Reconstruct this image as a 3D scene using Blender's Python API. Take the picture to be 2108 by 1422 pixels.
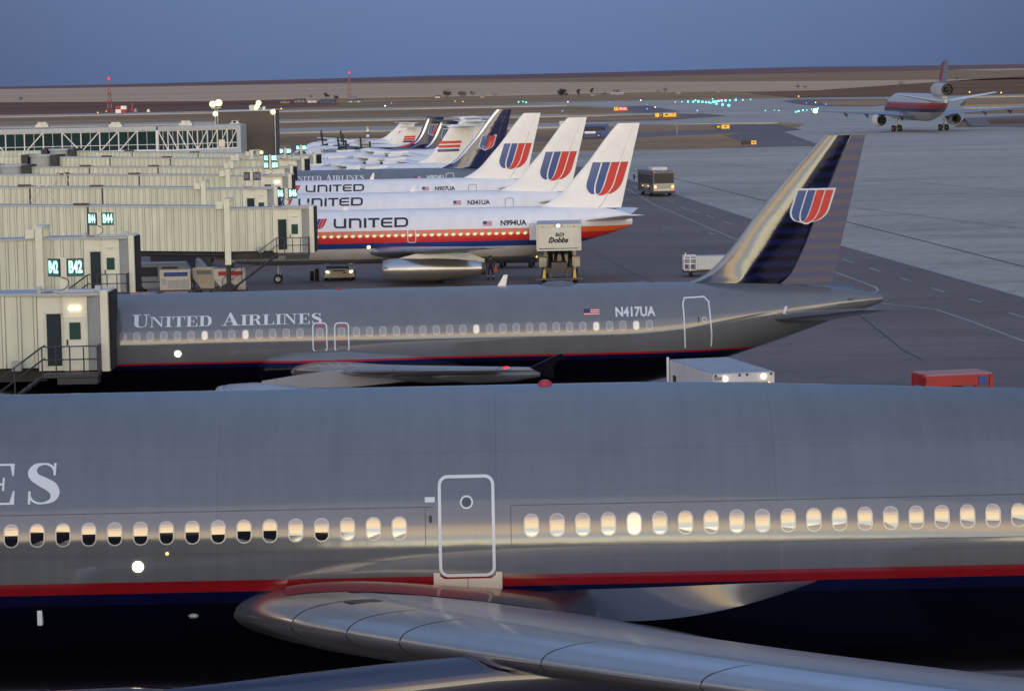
import bpy, bmesh, math, random
from mathutils import Vector, Matrix
random.seed(7)
for o in list(bpy.data.objects): bpy.data.objects.remove(o)
SC = bpy.context.scene; COL = SC.collection
PI = math.pi; R = math.radians

# ---------------------------------------------------------------- camera
EYE = 14.7; FPX = 6149.0; PITCH = math.atan(563/6149); ROLL = -0.0204
cd = bpy.data.cameras.new('camera'); cam = bpy.data.objects.new('camera', cd); COL.objects.link(cam)
cd.sensor_width = 36; cd.lens = 105.0; cd.clip_start = 0.5; cd.clip_end = 40000
CROT = Matrix.Rotation(PI/2-PITCH, 3, 'X') @ Matrix.Rotation(ROLL, 3, 'Z')
cam.matrix_world = Matrix.Translation((0, 0, EYE)) @ CROT.to_4x4()
SC.camera = cam
SC.view_settings.view_transform = 'Standard'; SC.view_settings.look = 'None'
SC.view_settings.exposure = 0.0; SC.view_settings.gamma = 1.0
SC.render.engine = 'CYCLES'

# ---------------------------------------------------------------- sky: dusk, afterglow behind the camera
W = bpy.data.worlds.new('World'); SC.world = W; W.use_nodes = True
def world():
    nt = W.node_tree; N = nt.nodes; L = nt.links; N.clear()
    out = N.new('ShaderNodeOutputWorld'); bg = N.new('ShaderNodeBackground'); L.new(bg.outputs[0], out.inputs[0])
    tc = N.new('ShaderNodeTexCoord'); sep = N.new('ShaderNodeSeparateXYZ'); L.new(tc.outputs['Generated'], sep.inputs[0])
    def M(op, a, b=None, c=None):
        n = N.new('ShaderNodeMath'); n.operation = op
        for i, v in enumerate((a, b, c)):
            if v is None: continue
            if isinstance(v, (int, float)): n.inputs[i].default_value = v
            else: L.new(v, n.inputs[i])
        return n.outputs[0]
    z = sep.outputs['Z']
    # thin streaks of cloud bend the bands a little
    mp = N.new('ShaderNodeMapping'); mp.inputs['Scale'].default_value = (2.2, 2.2, 26); L.new(tc.outputs['Generated'], mp.inputs[0])
    nz = N.new('ShaderNodeTexNoise'); nz.inputs['Scale'].default_value = 1.6; nz.inputs['Detail'].default_value = 5; L.new(mp.outputs[0], nz.inputs['Vector'])
    wob = M('MULTIPLY', M('SUBTRACT', nz.outputs['Fac'], 0.5), 0.05)
    zz = M('ADD', z, wob)
    def ramp(fac, stops):
        r = N.new('ShaderNodeValToRGB'); e = r.color_ramp.elements
        while len(e) > 1: e.remove(e[-1])
        e[0].position = stops[0][0]; e[0].color = (*stops[0][1], 1)
        for p, c in stops[1:]:
            k = e.new(p); k.color = (*c, 1)
        L.new(fac, r.inputs[0]); return r.outputs[0]
    west = ramp(zz, [(0.0, (.80, .70, .44)), (.03, (1.0, .89, .54)), (.058, (1.0, .93, .66)), (.085, (.44, .49, .53)), (.115, (.50, .50, .45)), (.15, (.84, .65, .36)),
                     (.215, (.74, .54, .34)), (.28, (.25, .23, .255)), (.38, (.135, .155, .225)), (.6, (.098, .130, .205)), (1.0, (.072, .103, .172))])
    east = ramp(z, [(0.0, (.092, .163, .330)), (.03, (.104, .188, .376)), (.12, (.094, .182, .372)), (.35, (.17, .265, .47)), (.75, (.30, .43, .72)), (1.0, (.36, .515, .86))])
    # azimuth factor: 1 towards the afterglow (-Y), 0 away from it
    az = M('DIVIDE', sep.outputs['Y'], M('ADD', M('SQRT', M('ADD', M('MULTIPLY', sep.outputs['X'], sep.outputs['X']), M('MULTIPLY', sep.outputs['Y'], sep.outputs['Y']))), .001))
    mr = N.new('ShaderNodeMapRange'); mr.interpolation_type = 'SMOOTHSTEP'
    mr.inputs['From Min'].default_value = .45; mr.inputs['From Max'].default_value = -.95; L.new(az, mr.inputs['Value'])
    def vmul(c, s):
        n = N.new('ShaderNodeVectorMath'); n.operation = 'SCALE'; L.new(c, n.inputs[0]); n.inputs['Scale'].default_value = s; return n.outputs[0]
    # lens falloff painted into the eastern sky: brightest straight ahead, dimmer to both sides
    dim = M('MAXIMUM', .62, M('SUBTRACT', 1.06, M('MULTIPLY', M('MULTIPLY', sep.outputs['X'], sep.outputs['X']), 11.0)))
    ea = N.new('ShaderNodeVectorMath'); ea.operation = 'SCALE'; L.new(east, ea.inputs[0]); L.new(dim, ea.inputs['Scale']); east = ea.outputs[0]
    mix = N.new('ShaderNodeMix'); mix.data_type = 'VECTOR'
    L.new(mr.outputs[0], mix.inputs[0]); L.new(east, mix.inputs[4]); L.new(vmul(west, WEST), mix.inputs[5])
    sky = N.new('ShaderNodeTexSky'); sky.sky_type = 'NISHITA'; sky.sun_disc = False
    sky.sun_elevation = R(1.0); sky.sun_rotation = R(180); sky.altitude = 1650
    add = N.new('ShaderNodeVectorMath'); add.operation = 'ADD'
    L.new(mix.outputs[1], add.inputs[0]); L.new(vmul(sky.outputs[0], .012), add.inputs[1])
    L.new(add.outputs[0], bg.inputs[0]); bg.inputs[1].default_value = 1.0
WEST = 5.0
world()
# last light of the sun just gone under the horizon behind the camera: very weak and very wide
sl = bpy.data.lights.new('sun', 'SUN'); sl.energy = .25; sl.angle = R(50); sl.color = (1, .78, .55)
sun = bpy.data.objects.new('sun', sl); COL.objects.link(sun); sun.rotation_euler = (R(90-9), 0, 0)

# ---------------------------------------------------------------- helpers: camera pixel of the photograph <-> place
def ray(px, py): return CROT @ Vector(((px-1054)/FPX, -(py-711)/FPX, -1))
def at(px, py, Y):
    v = ray(px, py); return v*(Y/v.y) + Vector((0, 0, EYE))
def gp(px, py, z=0.0):
    v = ray(px, py); return v*((z-EYE)/v.z) + Vector((0, 0, EYE))

# ---------------------------------------------------------------- object helpers
def tag(o, label=None, cat=None, group=None, kind=None):
    if label: o['label'] = label
    if cat: o['category'] = cat
    if group: o['group'] = group
    if kind: o['kind'] = kind
    return o
def thing(name, label, cat, loc=(0, 0, 0), rz=0, group=None):
    o = bpy.data.objects.new(name, None); COL.objects.link(o); o.location = loc; o.rotation_euler = (0, 0, rz)
    o.empty_display_size = .3
    return tag(o, label, cat, group)
def copy_tree(o, parent=None):
    c = o.copy(); COL.objects.link(c)
    if parent: c.parent = parent
    for ch in o.children: copy_tree(ch, c)
    return c
class MB:
    def __init__(s): s.v = []; s.f = []; s.m = []
    def add(s, vs, fs, mi=0):
        n = len(s.v); s.v += [tuple(v) for v in vs]
        for f in fs: s.f.append(tuple(i+n for i in f)); s.m.append(mi)
        return s
    def box(s, x0, x1, y0, y1, z0, z1, mi=0):
        v = [(x, y, z) for x in (x0, x1) for y in (y0, y1) for z in (z0, z1)]
        return s.add(v, [(0, 1, 3, 2), (4, 6, 7, 5), (0, 4, 5, 1), (2, 3, 7, 6), (0, 2, 6, 4), (1, 5, 7, 3)], mi)
    def rbox(s, c, size, M3, mi=0):
        v = []
        for x in (-.5, .5):
            for y in (-.5, .5):
                for z in (-.5, .5): v.append(Vector(c) + M3 @ Vector((x*size[0], y*size[1], z*size[2])))
        return s.add(v, [(0, 1, 3, 2), (4, 6, 7, 5), (0, 4, 5, 1), (2, 3, 7, 6), (0, 2, 6, 4), (1, 5, 7, 3)], mi)
    def tube(s, pts, r, n=8, mi=0, cap=True):
        pts = [Vector(p) for p in pts]; rr = r if isinstance(r, (list, tuple)) else [r]*len(pts)
        rings = []
        for i, p in enumerate(pts):
            d = (pts[min(i+1, len(pts)-1)] - pts[max(i-1, 0)]).normalized()
            a = d.cross(Vector((0, 0, 1)));
            if a.length < 1e-3: a = d.cross(Vector((0, 1, 0)))
            a.normalize(); b = d.cross(a).normalized()
            rings.append([p + (a*math.cos(2*PI*k/n) + b*math.sin(2*PI*k/n))*rr[i] for k in range(n)])
        return s.loft(rings, mi=mi, cap=cap)
    def loft(s, rings, closed=True, cap=True, mi=0):
        n = len(rings[0]); base = len(s.v)
        for r in rings: s.v += [tuple(p) for p in r]
        for i in range(len(rings)-1):
            for k in range(n if closed else n-1):
                a = base+i*n+k; b = base+i*n+(k+1) % n
                s.f.append((a, b, b+n, a+n)); s.m.append(mi)
        if cap and closed:
            s.f.append(tuple(base+k for k in range(n))[::-1]); s.m.append(mi)
            s.f.append(tuple(base+(len(rings)-1)*n+k for k in range(n))); s.m.append(mi)
        return s
    def lathe(s, prof, c=(0, 0, 0), axis='x', n=32, mi=0, cap=False):
        rings = []
        for (t, r) in prof:
            ring = []
            for k in range(n):
                a = 2*PI*k/n; u, w = r*math.cos(a), r*math.sin(a)
                ring.append((c[0]+t, c[1]+u, c[2]+w) if axis == 'x' else (c[0]+u, c[1]+w, c[2]+t) if axis == 'z' else (c[0]+u, c[1]+t, c[2]+w))
            rings.append(ring)
        return s.loft(rings, cap=cap, mi=mi)
    def ball(s, c, r, mi=0, n=10):
        rr = (r, r, r) if isinstance(r, (int, float)) else r
        rings = []
        for i in range(1, n):
            t = PI*i/n
            rings.append([(c[0]+rr[0]*math.sin(t)*math.cos(2*PI*k/(n*2)), c[1]+rr[1]*math.sin(t)*math.sin(2*PI*k/(n*2)), c[2]-rr[2]*math.cos(t)) for k in range(2*n)])
        return s.loft(rings, mi=mi)
    def build(s, name, mats, parent=None, smooth=False, bevel=0, angle=35, loc=None, recalc=True):
        me = bpy.data.meshes.new(name); me.from_pydata(s.v, [], s.f)
        if not isinstance(mats, (list, tuple)): mats = [mats]
        for m in mats: me.materials.append(m)
        for p, mi in zip(me.polygons, s.m): p.material_index = mi
        bm = bmesh.new(); bm.from_mesh(me)
        if bevel:
            bmesh.ops.remove_doubles(bm, verts=bm.verts, dist=1e-5)
            bmesh.ops.bevel(bm, geom=list(bm.edges), offset=bevel, segments=2, affect='EDGES', profile=.6)
        if recalc: bmesh.ops.recalc_face_normals(bm, faces=bm.faces)
        bm.to_mesh(me); bm.free()
        if smooth:
            me.polygons.foreach_set('use_smooth', [True]*len(me.polygons)); me.set_sharp_from_angle(angle=R(angle))
        o = bpy.data.objects.new(name, me); COL.objects.link(o)
        if parent: o.parent = parent
        if loc: o.location = loc
        return o

# ---------------------------------------------------------------- materials
def mat(name, col, rough=.5, metal=0, ior=1.5, emit=None, es=0, var=.12, nscale=1.5, bump=0, bscale=8, coat=0, streak=None):
    m = bpy.data.materials.new(name); m.use_nodes = True; nt = m.node_tree; N = nt.nodes; L = nt.links
    b = N['Principled BSDF']; b.inputs['Roughness'].default_value = rough; b.inputs['Metallic'].default_value = metal; b.inputs['IOR'].default_value = ior
    b.inputs['Coat Weight'].default_value = coat
    tc = N.new('ShaderNodeTexCoord')
    if emit:
        b.inputs['Emission Color'].default_value = (*emit, 1); b.inputs['Emission Strength'].default_value = es
    if var > 0:
        mp = N.new('ShaderNodeMapping'); mp.inputs['Scale'].default_value = streak or (1, 1, 1); L.new(tc.outputs['Object'], mp.inputs[0])
        nz = N.new('ShaderNodeTexNoise'); nz.inputs['Scale'].default_value = nscale; nz.inputs['Detail'].default_value = 6; nz.inputs['Roughness'].default_value = .6
        L.new(mp.outputs[0], nz.inputs['Vector'])
        mr = N.new('ShaderNodeMapRange'); mr.inputs['From Min'].default_value = .3; mr.inputs['From Max'].default_value = .7
        mr.inputs['To Min'].default_value = 1-var; mr.inputs['To Max'].default_value = 1+var*.6; L.new(nz.outputs['Fac'], mr.inputs['Value'])
        vm = N.new('ShaderNodeVectorMath'); vm.operation = 'SCALE'; vm.inputs[0].default_value = col; L.new(mr.outputs[0], vm.inputs['Scale'])
        L.new(vm.outputs[0], b.inputs['Base Color'])
    else: b.inputs['Base Color'].default_value = (*col, 1)
    if bump > 0:
        n2 = N.new('ShaderNodeTexNoise'); n2.inputs['Scale'].default_value = bscale; n2.inputs['Detail'].default_value = 3; L.new(tc.outputs['Object'], n2.inputs['Vector'])
        bp = N.new('ShaderNodeBump'); bp.inputs['Strength'].default_value = bump; bp.inputs['Distance'].default_value = .02
        L.new(n2.outputs['Fac'], bp.inputs['Height']); L.new(bp.outputs[0], b.inputs['Normal'])
    return m
def livery(name, stops, rough=.14, var=.06, seam=0, ior=1.5, wave=.0012, dull=None, laps=()):
    """paint in bands by the height on the aircraft: stops = [(z from, colour), ...] from the belly up"""
    m = bpy.data.materials.new(name); m.use_nodes = True; nt = m.node_tree; N = nt.nodes; L = nt.links
    b = N['Principled BSDF']; b.inputs['Roughness'].default_value = rough; b.inputs['IOR'].default_value = ior
    tc = N.new('ShaderNodeTexCoord'); sp = N.new('ShaderNodeSeparateXYZ'); L.new(tc.outputs['Object'], sp.inputs[0])
    z0, z1 = -1.0, 19.0
    mr = N.new('ShaderNodeMapRange'); mr.inputs['From Min'].default_value = z0; mr.inputs['From Max'].default_value = z1; L.new(sp.outputs['Z'], mr.inputs['Value'])
    r = N.new('ShaderNodeValToRGB'); r.color_ramp.interpolation = 'CONSTANT'; e = r.color_ramp.elements
    while len(e) > 1: e.remove(e[-1])
    e[0].position = 0; e[0].color = (*stops[0][1], 1)
    for z, c in stops[1:]:
        k = e.new((z-z0)/(z1-z0)); k.color = (*c, 1)
    L.new(mr.outputs[0], r.inputs[0])
    mp = N.new('ShaderNodeMapping'); mp.inputs['Scale'].default_value = (1, 1, .35); L.new(tc.outputs['Object'], mp.inputs[0])
    nz = N.new('ShaderNodeTexNoise'); nz.inputs['Scale'].default_value = 1.3; nz.inputs['Detail'].default_value = 7; L.new(mp.outputs[0], nz.inputs['Vector'])
    m2 = N.new('ShaderNodeMapRange'); m2.inputs['From Min'].default_value = .3; m2.inputs['From Max'].default_value = .7
    m2.inputs['To Min'].default_value = 1-var; m2.inputs['To Max'].default_value = 1+var; L.new(nz.outputs['Fac'], m2.inputs['Value'])
    fac = m2.outputs[0]
    if seam:
        # thin skin-panel joints round the body
        def line(off, per, wdt):
            a = N.new('ShaderNodeMath'); a.operation = 'ADD'; a.inputs[1].default_value = off; L.new(sp.outputs['X'], a.inputs[0])
            q = N.new('ShaderNodeMath'); q.operation = 'PINGPONG'; q.inputs[1].default_value = per/2; L.new(a.outputs[0], q.inputs[0])
            g = N.new('ShaderNodeMath'); g.operation = 'GREATER_THAN'; g.inputs[1].default_value = wdt; L.new(q.outputs[0], g.inputs[0]); return g.outputs[0]
        g = line(.37, 5.6, .010)
        g2 = line(1.1, 1.87, .006); q2 = N.new('ShaderNodeMapRange'); q2.inputs['To Min'].default_value = .90; q2.inputs['To Max'].default_value = 1; L.new(g2, q2.inputs['Value'])
        q3 = N.new('ShaderNodeMath'); q3.operation = 'MULTIPLY'; L.new(fac, q3.inputs[0]); L.new(q2.outputs[0], q3.inputs[1]); fac = q3.outputs[0]
        # rows of lap joints along the body and faint rain streaks down from the windows
        for zl in laps:
            a = N.new('ShaderNodeMath'); a.operation = 'COMPARE'; a.inputs[1].default_value = zl; a.inputs[2].default_value = .009; L.new(sp.outputs['Z'], a.inputs[0])
            c = N.new('ShaderNodeMath'); c.operation = 'MULTIPLY_ADD'; c.inputs[1].default_value = -.13; c.inputs[2].default_value = 1; L.new(a.outputs[0], c.inputs[0])
            q3 = N.new('ShaderNodeMath'); q3.operation = 'MULTIPLY'; L.new(fac, q3.inputs[0]); L.new(c.outputs[0], q3.inputs[1]); fac = q3.outputs[0]
        m4 = N.new('ShaderNodeMapping'); m4.inputs['Scale'].default_value = (3.2, .2, .12); L.new(tc.outputs['Object'], m4.inputs[0])
        n4 = N.new('ShaderNodeTexNoise'); n4.inputs['Scale'].default_value = 1.5; n4.inputs['Detail'].default_value = 5; L.new(m4.outputs[0], n4.inputs['Vector'])
        k4 = N.new('ShaderNodeMapRange'); k4.inputs['From Min'].default_value = .35; k4.inputs['From Max'].default_value = .7; k4.inputs['To Min'].default_value = 1.03; k4.inputs['To Max'].default_value = .92; L.new(n4.outputs['Fac'], k4.inputs['Value'])
        q3 = N.new('ShaderNodeMath'); q3.operation = 'MULTIPLY'; L.new(fac, q3.inputs[0]); L.new(k4.outputs[0], q3.inputs[1]); fac = q3.outputs[0]
        k5 = N.new('ShaderNodeMapRange'); k5.inputs['From Min'].default_value = .35; k5.inputs['From Max'].default_value = .7; k5.inputs['To Min'].default_value = rough*.9; k5.inputs['To Max'].default_value = rough*1.35; L.new(n4.outputs['Fac'], k5.inputs['Value']); L.new(k5.outputs[0], b.inputs['Roughness'])
        k = N.new('ShaderNodeMapRange'); k.inputs['To Min'].default_value = 1-seam; k.inputs['To Max'].default_value = 1; L.new(g, k.inputs['Value'])
        mm = N.new('ShaderNodeMath'); mm.operation = 'MULTIPLY'; L.new(fac, mm.inputs[0]); L.new(k.outputs[0], mm.inputs[1]); fac = mm.outputs[0]
    if dull is not None:     # specular cut below this height to put the belly's shade into the paint
        gt = N.new('ShaderNodeMapRange'); gt.inputs['From Min'].default_value = dull-.02; gt.inputs['From Max'].default_value = dull+.02; gt.inputs['To Min'].default_value = .05; gt.inputs['To Max'].default_value = .5; L.new(sp.outputs['Z'], gt.inputs['Value']); L.new(gt.outputs[0], b.inputs['Specular IOR Level'])
    vm = N.new('ShaderNodeVectorMath'); vm.operation = 'SCALE'; L.new(r.outputs[0], vm.inputs[0]); L.new(fac, vm.inputs['Scale']); L.new(vm.outputs[0], b.inputs['Base Color'])
    if wave:
        n2 = N.new('ShaderNodeTexNoise'); n2.inputs['Scale'].default_value = 1.1; n2.inputs['Detail'].default_value = 2; L.new(tc.outputs['Object'], n2.inputs['Vector'])
        bp = N.new('ShaderNodeBump'); bp.inputs['Strength'].default_value = 1; bp.inputs['Distance'].default_value = wave*3
        L.new(n2.outputs['Fac'], bp.inputs['Height']); L.new(bp.outputs[0], b.inputs['Normal'])
    return m

GRAY = (.100, .108, .120); NAVY = (.0012, .0013, .006); RED = (.42, .022, .03); WHITE = (.83, .81, .77)
ORANGE = (.80, .14, .035); CRED = (.62, .028, .022); BLUE = (.018, .045, .19); BELLY = (.50, .49, .46)
m_white = mat('white aircraft paint', WHITE, .3, var=.07, nscale=.8)
m_gray = mat('grey aircraft paint', GRAY, .18, var=.05)
m_navy = mat('navy aircraft paint', (.006, .010, .07), .12, var=.1)
m_red = mat('red marking', (.56, .026, .026), .35, var=.05); m_blue = mat('blue marking', (.03, .07, .24), .25, var=.05)
m_flagred = mat('flag red', (.45, .06, .07), .4, var=0); m_flagwhite = mat('flag white', (.6, .55, .55), .4, var=0); m_flagblue = mat('flag blue', (.03, .04, .14), .4, var=0)
m_letter = mat('pale lettering', (.60, .63, .68), .35, var=.03); m_ink = mat('dark lettering', (.018, .014, .02), .4, var=0)
m_wing = mat('wing grey metal', (.30, .32, .36), .24, metal=.35, var=.1, nscale=1.2)
m_slat = mat('bare leading edge metal', (.62, .62, .63), .20, metal=.9, var=.06)
m_under = mat('engine navy', NAVY, .15, var=.05)
m_bare = mat('bare engine aluminium', (.46, .455, .44), .27, metal=.85, var=.14, nscale=2, streak=(.4, 2, 2))
m_dark = mat('dark metal', (.025, .024, .026), .5, var=.2)
m_soot = mat('sooty metal', (.09, .08, .075), .5, metal=.4, var=.3)
m_rubber = mat('tyre rubber', (.014, .014, .016), .75, var=.15)
m_hub = mat('wheel hub', (.45, .45, .44), .4, metal=.5)
m_pane = mat('cabin pane', (.010, .010, .012), .04, ior=2.7, var=0)
m_panelit = mat('lit cabin pane', (.10, .09, .07), .08, ior=2.4, var=0, emit=(1, .88, .66), es=.5)
m_panedull = mat('grey cabin pane', (.14, .15, .17), .1, ior=1.9, var=0, emit=(1, .85, .6), es=.03)
m_paneframe = mat('window surround', (.34, .35, .37), .25, metal=.4, var=0)
m_shade = mat('drawn window shade', (.33, .31, .30), .5, var=0); m_cabin = mat('lit cabin', (.4, .36, .28), .5, var=0, emit=(1, .80, .42), es=.62)
m_lamp = mat('lamp warm', (1, .9, .7), .4, var=0, emit=(1, .80, .50), es=6)
m_lampw = mat('lamp white', (1, .95, .85), .4, var=0, emit=(1, .93, .8), es=4)
m_lampy = mat('lamp amber', (1, .8, .4), .4, var=0, emit=(1, .55, .10), es=1.5)
m_flood = mat('floodlight', (.8, .8, .5), .4, var=0, emit=(1, .93, .36), es=2.0)
m_navred = mat('red light', (.8, .02, .02), .4, var=0, emit=(1, .015, .02), es=2.2)
m_green = mat('green light', (.2, 1, .8), .4, var=0, emit=(.08, 1, .62), es=5)
m_bluel = mat('blue light', (.2, .3, 1), .4, var=0, emit=(.12, .22, 1), es=3)
m_beacon = mat('red beacon glass', (.38, .02, .03), .15, var=0)
m_tan = mat('sill scuff plate', (.66, .60, .50), .35, metal=.2, var=.05)
m_jet = mat('beige jetway paint', (.625, .635, .49), .55, var=.17, nscale=.9, streak=(1.5, 1.5, .25))
m_jetribshade = mat('jetway rib shade', (.35, .35, .28), .7, var=.2)  # rib flanks painted darker, standing for the shade in the grooves
m_jetcab = mat('pale cab paint', (.70, .69, .55), .5, var=.06)
m_jetroof = mat('jetway roof', (.42, .45, .47), .45, var=.12)
m_jetgrey = mat('grey louvre panel', (.33, .35, .35), .45, var=.08)
m_glass = mat('dark glass', (.03, .04, .045), .06, ior=1.6, var=0)
m_glassg = mat('green tinted glass', (.03, .075, .055), .06, ior=1.6, var=0)
m_railing = mat('dark railing steel', (.035, .036, .045), .5, var=.1)
m_seam = mat('panel seam', (.05, .05, .06), .5, var=0)
m_signlit = mat('lit sign figures', (.5, 1, .9), .4, var=0, emit=(.45, 1.0, .88), es=1.5)
m_signbk = mat('sign face', (.02, .035, .035), .4, var=0, emit=(.05, .35, .30), es=.22); m_signoff = mat('unlit sign figures', (.22, .22, .27), .5, var=0); m_signoffbk = mat('unlit sign face', (.05, .045, .08), .5, var=0)
m_truck = mat('truck box white', (.60, .60, .62), .45, var=.1); m_truckroof = mat('truck roof grey', (.33, .36, .40), .5, var=.15)
m_truckrear = mat('truck shutter cream', (.63, .61, .51), .5, var=.08)
m_cream = mat('cream vehicle paint', (.52, .47, .36), .45, var=.1)
m_redpaint = mat('red cart paint', (.36, .018, .02), .45, var=.15)
m_pink = mat('faded red top', (.40, .20, .19), .6, var=.15)
m_yellow = mat('yellow paint', (.60, .38, .03), .5, var=.1)
m_bus = mat('bus blue', (.02, .06, .24), .3, var=.06); m_busgrey = mat('bus grey', (.12, .115, .13), .35, var=.08); m_buslight = mat('bus pale panel', (.52, .49, .40), .4, var=.08)
m_alu = mat('aluminium sheet', (.50, .49, .46), .38, metal=.5, var=.25, nscale=3)
m_vanblue = mat('van blue grey', (.18, .21, .28), .35, var=.08)
# ---------------------------------------------------------------- curves and aircraft skin
def pchip(xs, ys):
    n = len(xs); h = [xs[i+1]-xs[i] for i in range(n-1)]; d = [(ys[i+1]-ys[i])/h[i] for i in range(n-1)]; m = [0]*n
    m[0] = d[0]; m[-1] = d[-1]
    for i in range(1, n-1):
        if d[i-1]*d[i] > 0:
            w1 = 2*h[i]+h[i-1]; w2 = h[i]+2*h[i-1]; m[i] = (w1+w2)/(w1/d[i-1]+w2/d[i])
    def f(x):
        if x <= xs[0]: return ys[0]
        if x >= xs[-1]: return ys[-1]
        i = max(k for k in range(n-1) if xs[k] <= x)
        t = (x-xs[i])/h[i]
        return ((1+2*t)*(1-t)**2*ys[i] + t*(1-t)**2*h[i]*m[i] + t*t*(3-2*t)*ys[i+1] + t*t*(t-1)*h[i]*m[i+1])
    return f
class Fus:
    def __init__(s, st):
        xs = [a[0] for a in st]; s.x0, s.x1 = xs[0], xs[-1]
        s.top = pchip(xs, [a[1] for a in st]); s.bot = pchip(xs, [a[2] for a in st]); s.hw = pchip(xs, [a[3] for a in st])
    def ry(s, x, z):
        zc = (s.top(x)+s.bot(x))/2; rz = max((s.top(x)-s.bot(x))/2, 1e-3)
        return s.hw(x)*math.sqrt(max(0, 1-((z-zc)/rz)**2))
    def pt(s, x, z, off=0): return (x, -(s.ry(x, z)+off), z)
    def mesh(s, nseg=64, dx=.5):
        b = MB(); n = int((s.x1-s.x0)/dx); rings = []
        # denser rings at the nose
        ts = sorted(set([s.x0+(s.x1-s.x0)*i/n for i in range(n+1)] + [s.x0+v for v in (.05, .12, .25, .4, .7)]))
        for x in ts:
            zc = (s.top(x)+s.bot(x))/2; rz = (s.top(x)-s.bot(x))/2; hw = s.hw(x)
            rings.append([(x, hw*math.cos(2*PI*k/nseg), zc+rz*math.sin(2*PI*k/nseg)) for k in range(nseg)])
        return b.loft(rings)
def stations(x_nose, x_tail, zc, rz, ry, tail, nl=None):
    """nose and tail tables round a constant middle; tail = [(x, top, bottom, half width)]"""
    nl = nl or 3.2*rz
    st = [(x_nose, zc-.28*rz, zc-.34*rz, .05*ry)]
    for t in (.04, .1, .2, .35, .55, .78, 1.0):
        q = math.sqrt(1-(1-t)**2.0); qq = q**.9
        st.append((x_nose+nl*t, zc-.3*rz+(1.3*rz)*(t**.72 if t < 1 else 1)*(.62+.38*q), zc-.3*rz-.7*rz*qq, ry*qq))
    return st + tail
def subdiv_grid(bm, dx, dz):
    for ax, d in ((0, dx), (2, dz)):
        if not d: continue
        vals = [v.co[ax] for v in bm.verts]; lo, hi = min(vals), max(vals)
        k = math.ceil(lo/d+1e-6)
        while k*d < hi-1e-6:
            co = [0, 0, 0]; no = [0, 0, 0]; co[ax] = k*d; no[ax] = 1
            bmesh.ops.bisect_plane(bm, geom=bm.verts[:]+bm.edges[:]+bm.faces[:], plane_co=co, plane_no=no); k += 1
def skin_mesh(name, mb, mats, parent, ryf, off, dx=.5, dz=.12, label=None):
    """lay a flat drawing (x, layer, z) onto a surface whose near side is y = -ryf(x, z)"""
    me = bpy.data.meshes.new(name); me.from_pydata(mb.v, [], mb.f)
    if not isinstance(mats, (list, tuple)): mats = [mats]
    for m in mats: me.materials.append(m)
    for p, mi in zip(me.polygons, mb.m): p.material_index = mi
    bm = bmesh.new(); bm.from_mesh(me); subdiv_grid(bm, dx, dz)
    for v in bm.verts: v.co.y = -(ryf(v.co.x, v.co.z) + off + v.co.y)
    bm.normal_update()
    for f in bm.faces:
        if f.normal.y > 0: f.normal_flip()
    bm.to_mesh(me); bm.free()
    o = bpy.data.objects.new(name, me); COL.objects.link(o); o.parent = parent
    if label: o['label'] = label
    return o
# ---- flat drawings in (x, layer, z)
def fl_poly(b, pts, lay=0, mi=0): b.add([(p[0], lay, p[1]) for p in pts], [tuple(range(len(pts)))], mi)
def fl_rect(b, x0, z0, x1, z1, lay=0, mi=0): fl_poly(b, [(x0, z0), (x1, z0), (x1, z1), (x0, z1)], lay, mi)
def fl_ribbon(b, pts, w, lay=0, mi=0, closed=False):
    n = len(pts); ws = w if isinstance(w, (list, tuple)) else [w]*n; L = []; Rr = []
    for i in range(n):
        p = Vector(pts[i]); a = Vector(pts[i-1]) if (i > 0 or closed) else p; c = Vector(pts[(i+1) % n]) if (i < n-1 or closed) else p
        d1 = (p-a); d2 = (c-p)
        if d1.length < 1e-9: d1 = d2
        if d2.length < 1e-9: d2 = d1
        d1 = d1.normalized(); d2 = d2.normalized(); t = (d1+d2)
        t = t.normalized() if t.length > 1e-6 else d1
        nn = Vector((-t.y, t.x)); k = 1/max(.45, nn.dot(Vector((-d1.y, d1.x))))
        L.append(p+nn*ws[i]/2*k); Rr.append(p-nn*ws[i]/2*k)
    m = n if closed else n-1
    for i in range(m):
        j = (i+1) % n; fl_poly(b, [L[i], Rr[i], Rr[j], L[j]], lay, mi)
def rrect(x0, z0, x1, z1, r, n=6):
    out = []
    for cx, cz, a0 in ((x1-r, z1-r, 0), (x0+r, z1-r, 90), (x0+r, z0+r, 180), (x1-r, z0+r, 270)):
        for k in range(n+1):
            a = R(a0+90*k/n); out.append((cx+r*math.cos(a), cz+r*math.sin(a)))
    return out
def smooth_path(pts, n=5):
    out = []; P = [pts[0]]+list(pts)+[pts[-1]]
    for i in range(1, len(P)-2):
        p0, p1, p2, p3 = P[i-1:i+3]
        for k in range(n):
            t = k/n
            out.append(tuple(.5*((2*p1[j])+(-p0[j]+p2[j])*t+(2*p0[j]-5*p1[j]+4*p2[j]-p3[j])*t*t+(-p0[j]+3*p1[j]-3*p2[j]+p3[j])*t**3) for j in range(len(p1))))
    out.append(tuple(pts[-1])); return out
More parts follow.
